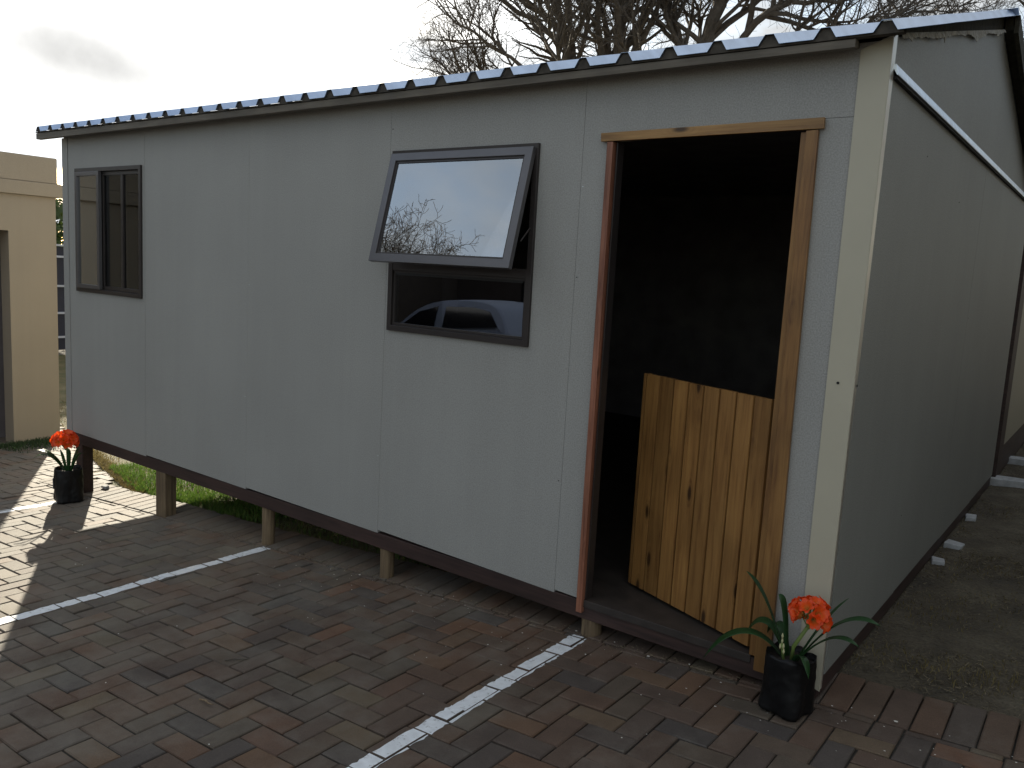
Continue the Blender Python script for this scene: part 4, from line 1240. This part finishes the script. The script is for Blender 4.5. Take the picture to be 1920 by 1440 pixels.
trunkC = [((1.0, 17, 0), .35), ((.9, 17, 3), .25)]
limbsC = [
    [((.9, 17, 3), .2), ((.6, 16.6, 5.2), .13), ((.1, 16.2, 7.4), .07), ((-.3, 16, 9.4), .02)],
    [((.9, 17, 3), .15), ((0.0, 16.4, 4.8), .09), ((-1.0, 16.0, 6.2), .05), ((-1.9, 15.6, 7.4), .015)],
    [((.8, 17, 3.4), .12), ((1.4, 16.4, 5.4), .08), ((1.4, 16.0, 7.2), .03)],
    [((.9, 17, 2.8), .10), ((-.1, 16.3, 4.0), .07), ((-.9, 15.6, 4.7), .03)],
]
bare_tree('bare_tree', (1.0, 17, 0), limbsC, 14, 'leafless tree past the rear right corner of the roof', trunk=trunkC, dens=(2.4, 4.0, 6, 5), parent_group='leafless trees')

# leafy bush in the gap by the beige building
def bush(name, c, rx, ry, rz_, n, label, seed):
    r_ = random.Random(seed); root = empty(name, (c[0], c[1], gz(c[0])))
    tag(root, label, 'bush')
    m = MB()
    for _ in range(n):
        d = Vector((r_.gauss(0, 1), r_.gauss(0, 1), r_.gauss(0, 1))).normalized() * r_.uniform(.45, 1) ** .5
        k = 1 + .25 * noise.noise(d * 2.2 + Vector((seed, 0, 0)))
        p = Vector((d.x * rx * k, d.y * ry * k, c[2] + d.z * rz_ * k))
        if p.z < .1: continue
        a = perp(r_, d); b = d.cross(a); s = r_.uniform(.07, .13)
        m.add([p - a * s, p + b * s * .5, p + a * s, p - b * s * .5], [(0, 1, 2, 3)])
    m.build('foliage', MT['bushleaf'], root, fix=False)
    MB().tube([(0, 0, -.1), (.05, 0, c[2] * .5), (0, 0, c[2])], [.12, .09, .04], 8).build('trunk', MT['bark'], root)
MT['bushleaf'] = leafmat('bush_leaf', (0.03, 0.06, 0.015), (0.09, 0.12, 0.03), 0.6, .3)
bush('bush', (-23.7, 8.0, 2.5), 1.8, 2.4, 1.9, 9000, 'dark green bush showing above the gate beside the beige building', 3)

# ------------------------------------------------------------------ behind the camera (seen only in the window panes)
# leafless tree mirrored in the open sash
TB = (-17.2, -11.9, gz(-15))
limbsD = []
rD = random.Random(77)
for k in range(20):
    a = k * 2.39996; sp = .40 + .70 * (k / 15)
    p0 = Vector((TB[0], TB[1], TB[2] + 3.0))
    pts = [(tuple(p0), .16)]
    d = Vector((math.cos(a) * sp, math.sin(a) * sp, 1.0)).normalized()
    q = p0.copy()
    for s in range(4):
        q = q + d * (1.70 - .24 * (k / 19)); d = (d + Vector((rD.gauss(0, .12), rD.gauss(0, .12), .06))).normalized()
        pts.append((tuple(q), [.09, .06, .035, .012][s]))
    limbsD.append(pts)
bare_tree('bare_tree', TB, limbsD, 33, 'leafless tree behind the viewer, mirrored in the open window sash', 3, (2.8, 4.2, 5.5, 5), [((TB[0], TB[1], TB[2] - .2), .45), ((TB[0], TB[1], TB[2] + 3.2), .32)], 'leafless trees', 1.5, 1.2)

# white parked car with a rounded roof, side-on
car = empty('parked_car', (-10.45, -9.8, gz(-10.25)), 0)
tag(car, 'silver grey hatchback parked behind the viewer, mirrored in the lower window pane', 'car')
car.rotation_euler = (0, -math.atan(0.068), 0)
carp = plain('silver_car_paint', (0.30, 0.33, 0.42), 0.45, 0.0, 0.03, 2)
carg = plain('tinted_car_glass', (0.01, 0.01, 0.014), 0.08, 0, 0.05, 2)
prof = [(-2.15, .35), (-2.2, .62), (-2.05, .86), (-1.15, .98), (-1.0, 1.02), (-.35, 1.46), (.3, 1.63), (1.2, 1.62), (1.75, 1.48), (2.02, 1.10), (2.12, .80), (2.1, .36)]
def smooth(ps, n=5):
    r_ = []; k = len(ps)
    for i in range(k - 1):
        p0, p1, p2, p3 = ps[max(0, i - 1)], ps[i], ps[i + 1], ps[min(k - 1, i + 2)]
        for j in range(n):
            t = j / n
            r_.append(tuple(.5 * (2 * p1[c] + (p2[c] - p0[c]) * t + (2 * p0[c] - 5 * p1[c] + 4 * p2[c] - p3[c]) * t * t + (3 * p1[c] - p0[c] - 3 * p2[c] + p3[c]) * t ** 3) for c in (0, 1)))
    return r_ + [ps[-1]]
prof = smooth(prof)
def car_ring(y, inset):
    res = []
    for (x, z) in prof:
        zz_ = z; yy = y
        if z > 1.0: yy = y * (1 - .17 * (z - 1.0) / .56)
        res.append((x * (1 - inset), yy, zz_ - inset * .5))
    return res
m = MB(); lay = [car_ring(-.80, .02), car_ring(-.76, 0), car_ring(-.55, -.012), car_ring(0, -.02), car_ring(.55, -.012), car_ring(.76, 0), car_ring(.80, .02)]
n = len(prof)
for l_ in lay: m.v += l_
for a in range(len(lay) - 1):
    for i in range(n):
        m.f.append((a * n + i, a * n + (i + 1) % n, (a + 1) * n + (i + 1) % n, (a + 1) * n + i))
m.f.append(tuple(range(n))); m.f.append(tuple((len(lay) - 1) * n + i for i in range(n)))
m.build('body', carp, car, smooth=False)
for sy in (1, -1):
    def wq(pts_):
        m = MB()
        vs = []
        for (x, z) in pts_:
            yy = sy * (.815 * (1 - .17 * (z - 1.0) / .56) + .004)
            vs.append((x, yy, z))
        m.prism(vs, (0, 0, 0), (0, -sy * .03, 0))
        return m
    wq([(-.80, 1.08), (.18, 1.09), (.24, 1.52), (-.24, 1.42)]).build('side_window', carg, car)
    wq([(.42, 1.09), (1.80, 1.13), (1.58, 1.42), (1.2, 1.50), (.46, 1.52)]).build('side_window', carg, car)
    for wx in (-1.35, 1.3):
        wh = MB().tube([(wx, sy * .62, .33), (wx, sy * .80, .33)], .33, 24).build('wheel', plain('tyre_rubber', (0.02, 0.02, 0.02), .8), car)
        MB().tube([(wx, sy * .80, .33), (wx, sy * .812, .33)], .2, 20).build('rim', MT['galv'], wh)
    MB().tube([(-.1, sy * .62, 1.53), (.0, sy * .62, 1.60), (1.2, sy * .62, 1.60), (1.35, sy * .62, 1.52)], .018, 8).build('roof_rail', MT['black'], car)
cw = empty('car_shade_wall', (-14.6, -10.0, gz(-14.6)))  # wall added beyond the car to keep the sun off it
tag(cw, 'tall plain brown wall added behind the viewer to shade the parked car', 'wall')
MB().box(-.12, .12, -4.9, 4.8, -.4, 4.0).build('wall', plain('shade_wall_brown', (0.11, 0.085, 0.07), .85), cw)
MB().box(-.17, .17, -4.45, 4.85, 4.002, 4.08).build('shade_wall_coping', plain('shade_wall_coping_grey', (0.2, 0.2, 0.19), .85), cw)
# house and fence behind the car
hs = empty('house', (-13, -14.5, gz(-13)))
tag(hs, 'brown brick house behind the viewer, mirrored in the window panes', 'house')
MB().box(-7, 4.3, -5, 0, -.3, 3.0).build('wall', plain('brown_brick', (0.075, 0.055, 0.048), .8, 0, .2, 8), hs)
MB().hexa([(-7.4, -5.4, 3.0), (4.8, -5.4, 3.0), (4.8, .5, 3.0), (-7.4, .5, 3.0), (-6, -2.5, 4.4), (3.5, -2.5, 4.4), (3.5, -2.4, 4.4), (-6, -2.4, 4.4)]).build('roof', plain('roof_tile', (0.10, 0.07, 0.06), .8), hs)
MB().box(.8, 2.2, .002, .03, .9, 2.2).build('window', carg, hs)
gw = empty('garden_wall', (-4.5, -13.5, gz(-4.5)))
tag(gw, 'tan garden wall with upright palisade bars behind the viewer', 'wall')
MB().box(-4.35, 8, -.25, 0, -.5, 1.3).build('wall', plain('tan_wall', (0.16, 0.14, 0.10), .85), gw)
m = MB()
for k in range(70):
    x = -4.0 + k * .17
    m.box(x, x + .03, -.14, -.11, 1.302, 2.5)
m.box(-4.1, 8, -.11, -.08, 1.5, 1.54); m.box(-4.1, 8, -.11, -.08, 2.3, 2.34)
m.build('palisade', plain('grey_steel_bars', (0.25, 0.25, 0.24), .6), gw)

# unseen building shape added past the right edge to shade the side wall
nx_ = empty('side_shade_block', (3.1, -1.2, -.1))
tag(nx_, 'tall dark grey block added unseen right of the cabin to shade its side wall', 'building')
MB().box(0, 4, 0, 18, -.2, 4.4).build('wall', plain('dark_grey_blocker', (0.064, 0.062, 0.055), .85, 0, .25, 9), nx_)
MB().box(-.4, 4.4, -.4, 18.4, 4.402, 4.55).build('roof', plain('shade_block_roof', (0.06, 0.05, 0.045), .8), nx_)
MB().box(-.03, -.001, 5, 6.4, 1.0, 2.2).build('window', carg, nx_)  # window shape on the added shade block
